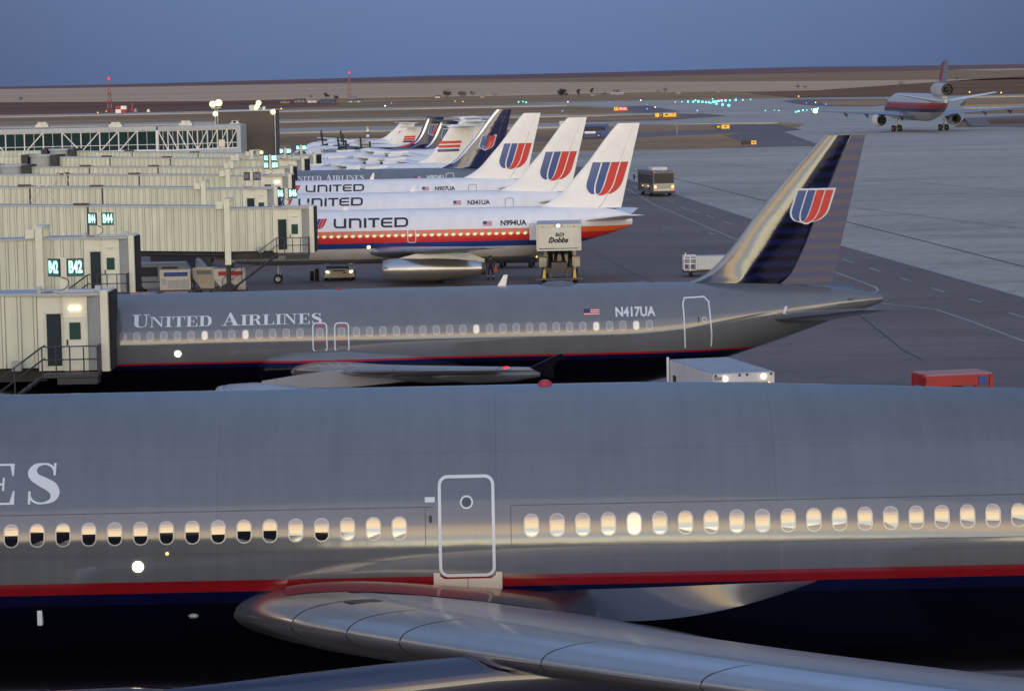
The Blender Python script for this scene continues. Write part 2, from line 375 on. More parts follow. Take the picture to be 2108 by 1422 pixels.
# ---- serif capitals (thick and thin strokes), cap height 1
def RC(*a): return ('r', a)
def PG(*a): return ('p', a)
def RB(*a): return ('s', a)
STEM = RC(.1, .05, .3, .95)
SERIF = {
 'U': (.82, [RC(.08, .3, .29, .95), RB((.185, .31, .21), (.2, .2, .2), (.27, .1, .15), (.42, .03, .06), (.58, .07, .05), (.66, .18, .05), (.68, .31, .05)), RC(.655, .3, .705, .95), RC(-.02, .95, .4, 1), RC(.54, .95, .84, 1)]),
 'N': (.92, [RC(.1, .05, .15, .95), RC(-.02, 0, .28, .05), PG((.15, .95), (.31, .95), (.76, .22), (.76, 0), (.72, 0)), RC(.71, .23, .76, .95), RC(.58, .95, .9, 1), RC(-.02, .95, .31, 1)]),
 'I': (.42, [STEM, RC(-.01, 0, .41, .05), RC(-.01, .95, .41, 1)]),
 'T': (.78, [RC(.28, .05, .48, .95), RC(0, .95, .76, 1), PG((0, .95), (.07, .95), (.03, .68), (0, .68)), PG((.69, .95), (.76, .95), (.76, .68), (.73, .68)), RC(.16, 0, .6, .05)]),
 'E': (.76, [STEM, RC(-.01, .95, .68, 1), RC(-.01, 0, .71, .05), RC(.3, .48, .47, .53), RC(.47, .34, .51, .67), PG((.68, .95), (.6, .95), (.65, .7), (.68, .7)), PG((.71, .05), (.62, .05), (.68, .34), (.71, .34))]),
 'D': (.88, [STEM, RC(-.01, 0, .35, .05), RC(-.01, .95, .35, 1), RB((.35, .975, .05), (.52, .95, .08), (.65, .8, .17), (.69, .5, .21), (.65, .2, .17), (.52, .05, .08), (.35, .025, .05))]),
 'A': (.92, [PG((.12, .05), (.17, .05), (.43, .86), (.40, .95)), PG((.40, 1), (.47, 1), (.80, .05), (.58, .05), (.36, .8)), RC(.22, .30, .5, .345), RC(0, 0, .29, .05), RC(.48, 0, .92, .05)]),
 'R': (.86, [STEM, RC(-.01, 0, .42, .05), RC(-.01, .95, .36, 1), RB((.36, .975, .05), (.5, .955, .08), (.61, .86, .15), (.635, .75, .19), (.61, .64, .15), (.5, .545, .07), (.3, .52, .05)), RB((.4, .5, .06), (.54, .45, .14), (.6, .3, .19), (.64, .12, .16), (.72, .03, .07), (.84, .04, .04))]),
 'L': (.74, [STEM, RC(-.01, .95, .41, 1), RC(-.01, 0, .7, .05), PG((.7, .05), (.61, .05), (.67, .36), (.7, .36))]),
 'S': (.68, [RB((.555, .74, .03), (.52, .88, .05), (.42, .965, .05), (.31, .975, .05), (.19, .93, .11), (.13, .8, .17), (.18, .66, .20), (.34, .54, .24), (.5, .42, .24), (.575, .26, .18), (.53, .1, .11), (.38, .025, .05), (.24, .03, .05), (.13, .12, .05), (.09, .27, .03)), RC(.53, .7, .575, 1), RC(.07, 0, .115, .32)]),
 ' ': (.45, [])}
def serif_word(b, word, x, z, h, small=.8, gap=.04, bigs=()):
    for i, ch in enumerate(word):
        s = h if i in bigs else h*small
        w, prims = SERIF[ch]
        for k, (t, a) in enumerate(prims):
            lay = .0012*(k % 7)
            if t == 'r': fl_rect(b, x+a[0]*s, z+a[1]*s, x+a[2]*s, z+a[3]*s, lay)
            elif t == 'p': fl_poly(b, [(x+p[0]*s, z+p[1]*s) for p in a], lay)
            else:
                pts = smooth_path(a, 6); fl_ribbon(b, [(x+p[0]*s, z+p[1]*s) for p in pts], [p[2]*s for p in pts], lay)
        x += (w+gap)*s
    return x
# ---- wide square capitals
def techno_word(b, x, z, h, pitch):
    w = .2*h; W1 = 1.0*h
    def rib(pts, lay): fl_ribbon(b, [(x+p[0]*h, z+p[1]*h) for p in pts], w, lay)
    def corner(cx, cz, r, a0, a1): return [(cx+r*math.cos(R(a0+(a1-a0)*k/5)), cz+r*math.sin(R(a0+(a1-a0)*k/5))) for k in range(6)]
    rib([(.12, 1)]+corner(.38, .36, .26, 180, 270)+[(.92, .1)], 0); fl_rect(b, x+.9*h, z, x+1.12*h, z+h, .002); x += 1.32*h
    fl_rect(b, x+.02*h, z, x+.24*h, z+h, .002); rib([(.22, .9)]+corner(.76, .64, .26, 90, 0)+[(1.02, 0)], 0); x += 1.32*h
    fl_rect(b, x, z, x+.22*h, z+h); x += .36*h
    fl_rect(b, x, z+.8*h, x+1.0*h, z+h); fl_rect(b, x+.39*h, z, x+.61*h, z+.8*h, .002); x += 1.1*h
    rib([(1.02, .9)]+corner(.34, .68, .22, 90, 180)+corner(.34, .32, .22, 180, 270)+[(1.02, .1)], 0); fl_rect(b, x+.22*h, z+.41*h, x+.98*h, z+.59*h, .002); x += 1.16*h
    rib([(.1, .9)]+corner(.84, .62, .28, 90, 0)+corner(.84, .38, .28, 0, -90)+[(.1, .1)], 0); fl_rect(b, x+.02*h, z, x+.24*h, z+h, .002)
# ---- plain sans text from Blender's own built-in face
def text_flat(body, size, bold=.012, align='CENTER', shear=0, sx=1):
    c = bpy.data.curves.new('text', 'FONT'); c.body = body; c.size = size; c.align_x = align; c.align_y = 'CENTER'; c.offset = bold*size; c.resolution_u = 3; c.shear = shear
    o = bpy.data.objects.new('text', c); COL.objects.link(o); bpy.context.view_layer.update()
    dg = bpy.context.evaluated_depsgraph_get(); me = bpy.data.meshes.new_from_object(o.evaluated_get(dg))
    b = MB(); b.add([(v.co.x*sx, 0, v.co.y) for v in me.vertices], [tuple(p.vertices) for p in me.polygons])
    bpy.data.objects.remove(o); bpy.data.curves.remove(c); bpy.data.meshes.remove(me)
    return b
def shift(b, x, z, lay=0):
    b.v = [(v[0]+x, v[1]+lay, v[2]+z) for v in b.v]; return b
# ---- four-stripe curved emblem; material slots 0 blue, 1 red, 2 white backing
def emblem(x, z, w, h, lean, backing=0.0, n=22):
    b = MB()
    def q(v):
        t = max(0, (.42-v)/.42); return 1-math.sqrt(max(0, 1-t*t))
    def stripe(Lf, Rf, mi, lay):
        rows = []
        for k in range(n+1):
            v = 1-k/n; v = v if v > .42 else .42*(v/.42)**1.0
            l, r_ = Lf(q(v)), Rf(q(v))
            if l >= r_: break
            rows.append((v, l, r_))
        for (v0, l0, r0), (v1, l1, r1) in zip(rows, rows[1:]):
            P = lambda u, v: (x+u*w+lean*(v-.5)*h, z+v*h)
            fl_poly(b, [P(l0, v0), P(l1, v1), P(r1, v1), P(r0, v0)], lay, mi)
    if backing:
        k = backing
        stripe(lambda s: -k+.42*s, lambda s: 1+k-.42*s+.0, 2, 0)
        fl_poly(b, [(x-k*w+lean*.5*h, z+h), (x+(1+k)*w+lean*.5*h, z+h), (x+(1+k)*w+lean*(.5+k)*h, z+(1+k)*h), (x-k*w+lean*(.5+k)*h, z+(1+k)*h)], 0, 2)
        fl_poly(b, [(x+(.42-k)*w-lean*.5*h, z), (x+(.58+k)*w-lean*.5*h, z), (x+.56*w-lean*.5*h, z-k*h), (x+.46*w-lean*.5*h, z-k*h)], 0, 2)
    stripe(lambda s: .42*s, lambda s: .235+.15*s, 0, .006); stripe(lambda s: .275+.17*s, lambda s: .49-.09*s, 0, .006)
    stripe(lambda s: .525-.13*s, lambda s: .75-.20*s, 1, .006); stripe(lambda s: .785-.20*s, lambda s: 1-.42*s, 1, .006)
    return b
def flag_draw(x, z, w, h):
    b = MB()
    for k in range(7): fl_rect(b, x, z+h*k/7, x+w, z+h*(k+1)/7, 0, 0 if k % 2 == 0 else 1)
    fl_rect(b, x, z+h*3/7, x+w*.42, z+h, .003, 2); return b
# ---------------------------------------------------------------- wings, fins, engines, gear
def foil(n=16, up=.6):
    us = [(1-math.cos(PI*k/n))/2 for k in range(n+1)]
    th = lambda u: 5*(.2969*math.sqrt(u)-.126*u-.3516*u*u+.2843*u**3-.1036*u**4)
    return [(u, th(u)*2*up) for u in us[::-1]] + [(u, -th(u)*2*(1-up)) for u in us[1:-1]]
FOIL = foil()
def wing_mesh(secs, side, nsub=6, tipround=True):
    """secs: (span y, leading edge x, z, chord, thickness ratio, incidence deg); side -1 is the camera's side"""
    b = MB(); rings = []; ys = [s[0] for s in secs]; fs = [pchip(ys, [s[i] for s in secs]) if len(secs) > 2 else (lambda y, i=i: secs[0][i]+(secs[1][i]-secs[0][i])*(y-ys[0])/(ys[1]-ys[0])) for i in range(1, 6)]
    N = nsub*(len(secs)-1)
    for k in range(N+1):
        y = ys[0]+(ys[-1]-ys[0])*k/N; xl, z, c, t, inc = [f(y) for f in fs]
        a = R(inc); rings.append([(xl+c*(u*math.cos(a)+w*t*math.sin(a)), side*y, z-c*u*math.sin(a)+c*w*t*math.cos(a)) for u, w in FOIL])
    if tipround:
        last = rings[-1]; cx = sum(p[0] for p in last)/len(last); cz = sum(p[2] for p in last)/len(last)
        rings.append([(cx+(p[0]-cx)*.9, p[1]+side*.12, cz+(p[2]-cz)*.35) for p in last])
    return b.loft(rings)
class Fin:
    """upright fin from outline points: le and te lists of (x, z) from the root up"""
    def __init__(s, le, te, t=.10, cap=.34, flat=0):
        s.flat = flat
        s.le = pchip([p[1] for p in le], [p[0] for p in le]); s.te = pchip([p[1] for p in te], [p[0] for p in te])
        s.z0, s.z1 = le[0][1], le[-1][1]; s.t = t; s.cap = cap
    def half(s, x, z):
        c = s.te(z)-s.le(z); u = min(1, max(0, (x-s.le(z))/c)); T = min(s.t*c, s.cap*2)
        if s.flat: return T*.5*(math.sqrt(max(0, 1-(1-u/s.flat)**2)) if u < s.flat else max(.03, 1-.9*((u-s.flat)/(1-s.flat))**1.25))
        return T*5*(.2969*math.sqrt(u)-.126*u-.3516*u*u+.2843*u**3-.1015*u**4)
    def mesh(s, u0, u1, nz=40, nu=26):
        b = MB(); rings = []
        for i in range(nz+1):
            z = s.z0+(s.z1-s.z0)*i/nz; c = s.te(z)-s.le(z); xs = []
            for k in range(nu+1):
                q = (1-math.cos(PI*k/nu))/2 if u0 > 0 else 1-math.cos(PI/2*k/nu)
                xs.append(s.le(z)+c*(u0+(u1-u0)*q))
            rings.append([(x, -s.half(x, z)-.002*(k == nu), z) for k, x in enumerate(xs)] + [(x, s.half(x, z)+.002, z) for x in xs[::-1][:-1 if u0 == 0 else None]])
        return b.loft(rings)
def gear(root, name, x, y, z_leg, r, wheels, wid=.3, m=None):
    b = MB(); b.tube([(x, y, z_leg), (x, y, r*1.0)], r*.22, 8); b.tube([(x-.0, y, r), (x+.9*r*2, y, z_leg)], r*.1, 6)
    ys = [v[1] for v in wheels]; b.tube([(x, y+min(ys)-.05, r), (x, y+max(ys)+.05, r)], r*.14, 8)
    g = b.build(name, m or m_hub, root, smooth=True)
    for dx, dy in wheels:
        w = MB(); w.lathe([(-wid/2, r*.55), (-wid/2, r*.88), (-wid*.3, r), (wid*.3, r), (wid/2, r*.88), (wid/2, r*.55)], (x+dx, y+dy, r), 'y', 24)
        w.lathe([(-wid/2, r*.56), (-wid*.38, r*.2), (-wid*.38, .001)], (x+dx, y+dy, r), 'y', 16, 1); w.lathe([(wid/2, r*.56), (wid*.38, r*.2), (wid*.38, .001)], (x+dx, y+dy, r), 'y', 16, 1)
        w.build('wheel', [m_rubber, m or m_hub], g, smooth=True)
    return g
def nacelle(root, x0, y, z, prof, mats, exhaust=None, lip=None, pylon=None, name='engine'):
    """prof: (x from inlet, radius); lip: bare metal ring profile; exhaust: inner pipe"""
    e = MB().lathe(prof, (x0, y, z), 'x', 48).build(name, mats, root, smooth=True, angle=50)
    if lip: MB().lathe(lip, (x0, y, z), 'x', 48).build('inlet_lip', m_slat, e, smooth=True, angle=60)
    f = MB(); f.lathe([(.5, prof[0][1]*.98), (.6, .001)], (x0, y, z), 'x', 32); f.build('fan', m_dark, e)
    if exhaust: MB().lathe(exhaust, (x0, y, z), 'x', 32).build('exhaust', m_soot, e, smooth=True)
    if pylon: pylon.build('pylon', mats, root, smooth=True)
    return e
def window_proto(w, h, frame, pmat, flush=.004, shade=False):
    r = min(w, h)*.47; b = MB()
    fl_poly(b, rrect(-w/2, -h/2, w/2, h/2, r, 5))
    return b
def add_windows(root, fus, xs, z, w, h, mats, pick, frame=None, name='window', off=.008, shade=None, tilt={}):
    """each pane its own part (panes of one kind share a mesh); frame: ring width"""
    base = {}
    x_ref = xs[0]; y_ref = fus.ry(x_ref, z)
    for i, x in enumerate(xs):
        k = pick(i, x); dy = -(fus.ry(x, z)-y_ref)
        if k not in base:
            b = MB(); fl_poly(b, rrect(-w/2+x_ref, -h/2+z, w/2+x_ref, h/2+z, min(w, h)*.48, 5))
            o = skin_mesh(name, b, mats[k], root, (lambda x, zz, a=tilt.get(k, (0, 0)): fus.ry(x, zz)+a[0]*(zz-z)+a[1]*(x-x_ref)), off, dx=None, dz=h/8); fr = None; sh = None
            if frame:
                b = MB(); q = frame*.4; fl_ribbon(b, rrect(-w/2-q+x_ref, -h/2-q+z, w/2+q+x_ref, h/2+q+z, min(w, h)*.5, 5), frame, 0, 0, True)
                fr = skin_mesh('frame', b, m_paneframe, o, fus.ry, off+.006, dx=None, dz=None)
            if shade:
                b = MB(); fl_rect(b, -w*.5+x_ref, z+h*.05, w*.5+x_ref, z+h*.52, 0); sh = skin_mesh('shade', b, m_shade, o, fus.ry, off+.006, dx=None, dz=h/6)
            o.location = (0, 0, 0); base[k] = (o, fr, sh)
            if x != x_ref: o.location = (x-x_ref, dy, 0)
        else:
            o0, fr, sh = base[k]
            c = o0.copy(); COL.objects.link(c); c.parent = root; c.location = (x-x_ref, dy, 0)
            for q in (fr, sh):
                if q: d = q.copy(); COL.objects.link(d); d.parent = c
def door_outline(root, fus, x0, x1, z0, z1, r, w, m, name='door', off=.012, porthole=None, bottom=True):
    b = MB(); pts = rrect(x0, z0, x1, z1, r, 5)
    d = []
    for i in range(len(pts)):
        p, q = pts[i], pts[(i+1) % len(pts)]; n = max(1, int(math.dist(p, q)/.15))
        d += [(p[0]+(q[0]-p[0])*k/n, p[1]+(q[1]-p[1])*k/n) for k in range(n)]
    fl_ribbon(b, d, w, 0, 0, True)
    o = skin_mesh(name, b, m, root, fus.ry, off, dx=None, dz=None)
    if porthole:
        px, pz, pr, pw = porthole; b = MB(); fl_ribbon(b, [(px+pr*math.cos(2*PI*k/24), pz+pr*math.sin(2*PI*k/24)) for k in range(24)], pw, 0, 0, True)
        pf = skin_mesh('porthole_frame', b, m_letter, o, fus.ry, off+.004, dx=None, dz=None)
        b = MB(); fl_poly(b, [(px+(pr-pw*.3)*math.cos(2*PI*k/24), pz+(pr-pw*.3)*math.sin(2*PI*k/24)) for k in range(24)])
        skin_mesh('porthole', b, m_glass, o, fus.ry, off, dx=None, dz=None)
    return o
def blade(root, name, x, z0, h, sweep, m=None, y=0, c=.35):
    b = MB(); b.loft([[(x, y-.03, z0), (x+c, y-.03, z0), (x+c, y+.03, z0), (x, y+.03, z0)], [(x+sweep, y-.02, z0+h), (x+sweep+c*.45, y-.02, z0+h), (x+sweep+c*.45, y+.02, z0+h), (x+sweep, y+.02, z0+h)]])
    return b.build(name, m or m_white, root)
def lamp_disc(root, fus, x, z, r, m=None, name='wing_light', off=.01):
    p = fus.pt(x, z, off); b = MB(); b.ball(p, (r, r*.35, r), n=8); return b.build(name, m or m_lamp, root, smooth=True)
# ---------------------------------------------------------------- aircraft at the near gates
def pxz(fus, root, px, py):
    """height on the near skin that the photograph shows at a pixel; returns local x, z"""
    Y = root.location.y; x = at(px, py, Y-fus.hw(0)).x-root.location.x
    lo, hi = (fus.top(x)+fus.bot(x))/2-.2*fus.hw(x), fus.top(x)-.02
    lo = fus.bot(x)+.3
    def py_of(z):
        p = fus.pt(x, z); v = CROT.transposed() @ (Vector((p[0]+root.location.x, p[1]+Y, p[2]+root.location.z-EYE))); return 711+FPX*v.y/v.z
    for _ in range(40):
        m = (lo+hi)/2
        if py_of(m) > py: lo = m
        else: hi = m
    return x, (lo+hi)/2
def loc(root, px, py, dy=0):
    p = at(px, py, root.location.y+dy); return p.x-root.location.x, p.z-root.location.z
def slats(name, secs, root, cuts, side=-1, u0=.13, m=None):
    ys = [s[0] for s in secs]; fs = [pchip(ys, [s[i] for s in secs]) for i in range(1, 6)]
    fo = [p for p in foil(40)]; k0 = [i for i, p in enumerate(fo) if p[0] <= u0 and i <= 40]; lo = [i for i, p in enumerate(fo) if i > 40 and p[0] <= u0*.35]
    ids = k0+lo
    for a, c in zip(cuts, cuts[1:]):
        b = MB(); rings = []; n = 8
        for k in range(n+1):
            y = a+.02+(c-a-.04)*k/n; xl, z, ch, t, inc = [f(y) for f in fs]; an = R(inc)
            ring = []
            for i in ids:
                u, w = fo[i]; e = .012/ch
                uu = u-(e if w*t < .3*t else e*.3); ww = w*t*(1+.0)+(.012/ch if w > 0 else -.012/ch)
                ring.append((xl+ch*(uu*math.cos(an)+ww*math.sin(an)), side*y, z-ch*uu*math.sin(an)+ch*ww*math.cos(an)))
            rings.append(ring)
        b.loft(rings, closed=False, cap=False).build(name, m or m_slat, root, smooth=True, angle=60)

m_cowl = mat('glossy navy cowl', (.004, .006, .035), .12, ior=1.8, var=.05)
# ======== wide-body in the foreground
def foreground_jet():
    root = thing('airliner', 'big grey and navy wide-body in the foreground, cut off by the photo edges', 'airliner', (0, 62.1, 0))
    zc = 5.08
    st = stations(-26, 36, zc, 3.1, 3.1, [(2.2, 8.18, 1.98, 3.1), (4.5, 8.14, 1.98, 3.1), (7, 8.04, 1.98, 3.09), (10.3, 7.90, 1.98, 3.06), (14, 7.80, 2.1, 3.0), (20, 7.75, 2.9, 2.7), (28, 7.6, 4.8, 1.8), (36, 7.0, 6.3, .35)], 9)
    f = Fus(st); zr = pxz(f, root, 1054, 1190)[1]; zb = pxz(f, root, 1054, 1213)[1]
    paint = livery('wide-body paint', [(-1, NAVY), (zb-.16, (.003, .004, .028)), (zb, (.18, .007, .011)), (zr, GRAY)], rough=.085, seam=.22, wave=.0014, ior=1.84, dull=zr, laps=(6.35, 7.1, 5.05))
    f.mesh(160, .3).build('fuselage', paint, root, smooth=True, angle=60)
    wx = lambda px: at(px, 1083, 59.1).x
    left = [wx(822)-.5165*k for k in range(22)][::-1]; right = [wx(1094)+.5128*k for k in range(28)]
    zw = pxz(f, root, 1054, 1082)[1]
    lit = {wx(1306): 1}
    add_windows(root, f, left+right, zw, .265, .425, [m_pane, m_panelit, m_pane, m_pane, m_pane, m_pane], lambda i, x: 1 if abs(x-wx(1306)) < .2 else (0, 2, 3, 0, 4, 5, 0, 3, 2, 5, 4, 0, 3)[(i*7) % 13], frame=.026, tilt={0: (.04, 0), 1: (.04, 0), 2: (.052, .01), 3: (.03, -.012), 4: (.06, -.02), 5: (.022, .015)})
    # doubler strip behind the window row
    b = MB();
    for x0, x1 in ((left[0]-1, wx(893)), (wx(1054), right[-1]+1)): fl_ribbon(b, [(x0, zw+.40), (x1, zw+.40)], .012); fl_ribbon(b, [(x0, zw-.42), (x1, zw-.42)], .010)
    for px in (876, 1052): fl_ribbon(b, [(wx(px), zw+.40), (wx(px), zw-.42)], .012)
    skin_mesh('window_belt_seam', b, m_seam, root, f.ry, .004, dx=.5, dz=.12)
    # entry door outline, porthole, scuff plate
    xa, z1 = pxz(f, root, 903, 981); xb, z0 = pxz(f, root, 1018, 1187)
    pz = pxz(f, root, 960, 1033)
    d = door_outline(root, f, xa, xb, z0+.05, z1, .16, .062, m_letter, porthole=(pz[0], pz[1], .115, .035))
    b = MB(); sx0 = pxz(f, root, 893, 1200)[0]; sx1 = pxz(f, root, 1034, 1200)[0]; s0 = pxz(f, root, 960, 1214)[1]; s1 = pxz(f, root, 960, 1190)[1]
    mid = (sx0+sx1)/2
    for u0, u1 in ((sx0, mid-.006), (mid+.006, sx1)): fl_rect(b, u0, s0, u1, s1)
    fl_poly(b, [(sx0, s1), (sx0+.22, s1), (sx0+.13, s1+.06), (sx0+.12, s1+.13), (sx0, s1+.13)], .0); fl_poly(b, [(sx1-.22, s1), (sx1, s1), (sx1, s1+.13), (sx1-.12, s1+.13), (sx1-.13, s1+.06)], 0)
    skin_mesh('sill_plate', b, m_tan, root, f.ry, .02, dx=.2, dz=.05)
    b = MB(); hx, hz = pxz(f, root, 886, 1068); fl_poly(b, rrect(hx-.03, hz-.07, hx+.03, hz+.07, .02)); skin_mesh('door_handle', b, m_dark, d, f.ry, .012)
    b = MB(); hx, hz = pxz(f, root, 884, 1028); fl_rect(b, hx-.1, hz-.05, hx+.1, hz+.05); skin_mesh('placard', b, m_letter, root, f.ry, .012)
    # title letters
    b0 = MB(); b = MB(); bx = serif_word(b0, 'UNITED ', 0, 0, 1, 1.0, .14); bx = serif_word(b, 'AIRLINES', bx, 0, 1, 1.0, .14)
    xe, zt = pxz(f, root, 108, 952); _, zb2 = pxz(f, root, 75, 1037); h = zt-zb2; sx = h*1.38
    for q in (b0, b): q.v = [(xe+(v[0]-bx+.22)*sx, v[1], zb2+v[2]*h) for v in q.v]; skin_mesh('title_lettering', q, m_letter, root, f.ry, .01, dx=.5, dz=.1)
    lamp_disc(root, f, *pxz(f, root, 284, 1166), .115)
    x, z = pxz(f, root, 344, 1139); lamp_disc(root, f, x, z, .035, m_lampy, 'marker_light')
    # bits on the belly
    x, z = pxz(f, root, 80, 1270); p = f.pt(x, z); b = MB(); b.box(p[0]-.05, p[0]+.05, p[1]-.12, p[1]+.05, z-.15, z+.15); b.build('drain_mast', m_letter, root, bevel=.02)
    x, z = pxz(f, root, 396, 1267); p = f.pt(x, z); MB().ball((p[0], p[1]+.02, z), (.11, .1, .06)).build('probe_cover', m_paneframe, root, smooth=True)
    x, z = loc(root, 1122, 792); MB().ball((x, 0, 8.15), (.16, .16, .14)).build('beacon', m_beacon, root, smooth=True)
    # wing: leading edge root at the left, swept towards the camera and the right
    secs = [(2.2, -6.1, 3.98, 15.0, .108, 8.2), (4.5, -4.7, 4.10, 13.0, .106, 7.4), (9.5, -1.05, 4.42, 9.4, .105, 5.0), (19, 5.8, 5.25, 6, .10, 1.5), (30, 13.7, 6.8, 2.2, .10, 0)]
    w = wing_mesh(secs, -1, 10).build('wing', m_wing, root, smooth=True, angle=50)
    wing_mesh([(a, b_, min(c, 4.1), d, e, g) for a, b_, c, d, e, g in secs], 1, 8).build('wing', m_wing, root, smooth=True, angle=50)
    slats('slat', secs, w, [2.75, 5.0, 6.6, 8.0, 11.5, 15, 19, 23, 27])
    # wing root fillet
    b = MB(); rows = []
    FU = pchip([s[0] for s in secs], [s[1] for s in secs]); FZ = pchip([s[0] for s in secs], [s[2] for s in secs]); FC = pchip([s[0] for s in secs], [s[3] for s in secs]); FT = pchip([s[0] for s in secs], [s[4] for s in secs]); FI = pchip([s[0] for s in secs], [s[5] for s in secs])
    def top_of_wing(x, y):
        c = FC(y); u = min(1, max(0, (x-FU(y))/c)); return FZ(y)-c*u*math.sin(R(FI(y)))+c*FT(y)*1.2*5*(.2969*math.sqrt(u)-.126*u-.3516*u*u+.2843*u**3-.1036*u**4)
    # gap behind the slats, joints of the wing skin and two dark cut-outs
    sg = MB()
    def strip(pts, wd):
        for (y0, u0), (y1, u1) in zip(pts, pts[1:]):
            for k in range(6):
                ya, yb = y0+(y1-y0)*k/6, y0+(y1-y0)*(k+1)/6; ua, ub = u0+(u1-u0)*k/6, u0+(u1-u0)*(k+1)/6
                P = lambda y, u, d: (FU(y)+FC(y)*u+d, -y, top_of_wing(FU(y)+FC(y)*u+d, y)+.014)
                sg.add([P(ya, ua, -wd/2), P(yb, ub, -wd/2), P(yb, ub, wd/2), P(ya, ua, wd/2)], [(0, 1, 2, 3)])
    strip([(4.2, .142), (12, .142), (20, .142), (28, .142)], .022); strip([(4.6, .30), (12, .34), (22, .36)], .012); strip([(5, .55), (14, .58)], .012)
    sg.add([], []); sg.build('wing_joint', m_seam, w)
    sg = MB(); strip([(5.05, .10), (5.05+.32, .10)], .62); strip([(4.98, .03), (5.06, .10)], .16); sg.build('slat_cutout', m_soot, w)
    for i in range(40):
        t = i/39; x = -4.6+10.6*t
        z1 = zr-.16-.10*math.sin(PI*min(1, t*1.0))-.0*t; z1 = max(z1, top_of_wing(x, 3.2)+.01)
        ye = 3.08+1.15*math.sin(PI*min(1, .12+t*.88))**.7; z2 = top_of_wing(x, ye)+.012-.12*max(0, t-.7)
        z2 = z2 if t < .86 else z2
        p0 = Vector((x, -f.ry(x, z1)-.012, z1)); p2 = Vector((x, -ye, z2)); p1 = Vector((x, p0.y-.10, z2+.22))
        if t > .5:
            k = (t-.5)/.5; q = f.pt(x, z1-.9*(1-k)-.02, .012); p2 = p2.lerp(Vector(q), k**.6); p1 = p1.lerp((p0+p2)/2, k)
        rows.append([(p0*(1-s)**2+p1*2*s*(1-s)+p2*s*s) for s in [j/12 for j in range(13)]])
    b.loft(rows, closed=False, cap=False)
    b.build('wing_root_fairing', livery('wing root paint', [(-1, (.016, .017, .026)), (zr-.24, (.10, .012, .016)), (zr-.16, (.18, .007, .011))], rough=.10, seam=.6, ior=1.75), root, smooth=True, angle=60)
    # engine under the wing
    prof = [(0, 1.62), (.06, 1.70), (.3, 1.80), (1.2, 1.92), (2.6, 1.95), (4.2, 1.84), (5.4, 1.6), (5.9, 1.46)]
    lip = [(.55, 1.5), (.1, 1.54), (-.06, 1.62), (.02, 1.71), (.28, 1.805)]
    for sd in (-1, 1):
        pb = MB(); y = 9.7*sd
        ring = lambda x, w_, zt_, zb_: [(x, y+w_*math.cos(R(a)), zt_-w_+w_*math.sin(R(a))) for a in range(0, 181, 20)]+[(x, y-w_, zb_), (x, y+w_, zb_)]
        pb.loft([ring(-7.8, .12, 3.72, 3.4), ring(-6.2, .30, 3.90, 3.3), ring(-4.5, .42, 4.06, 3.3), ring(-2.4, .45, 4.26, 3.4), ring(-.4, .42, 4.42, 3.6), ring(3.6, .12, 4.2, 3.9)])
        nacelle(root, -9.6, y, 1.98, prof, m_cowl, [(5.2, .9), (6.6, .8), (7.6, .5), (8.2, .05)], lip, pb)
    # tail, outside the frame
    fin = Fin([(22, 7.6), (26, 9.4), (30.5, 14.2), (33.3, 17.2)], [(33.5, 7.2), (34.6, 11), (36.2, 17.2)])
    fin.mesh(0, 1).build('fin', m_navy, root, smooth=True)
    ss = [(1.2, 25.5, 6.3, 6.2, .1, 0), (10.5, 32.5, 7.3, 2.2, .1, 0)]
    for s in (-1, 1): wing_mesh(ss, s).build('tailplane', m_gray, root, smooth=True)
    gear(root, 'nose_gear', -20.5, 0, 2.2, .55, [(0, -.4), (0, .4)])
    for s in (-1, 1): gear(root, 'main_gear', 5.4, 5.5*s, 2.6, .67, [(dx, dy) for dx in (-1.45, 0, 1.45) for dy in (-.7, .7)], .5, m_dark)
    return root

m_lepaint = mat('pale leading edge', (.22, .235, .26), .35, metal=.3, var=.05)
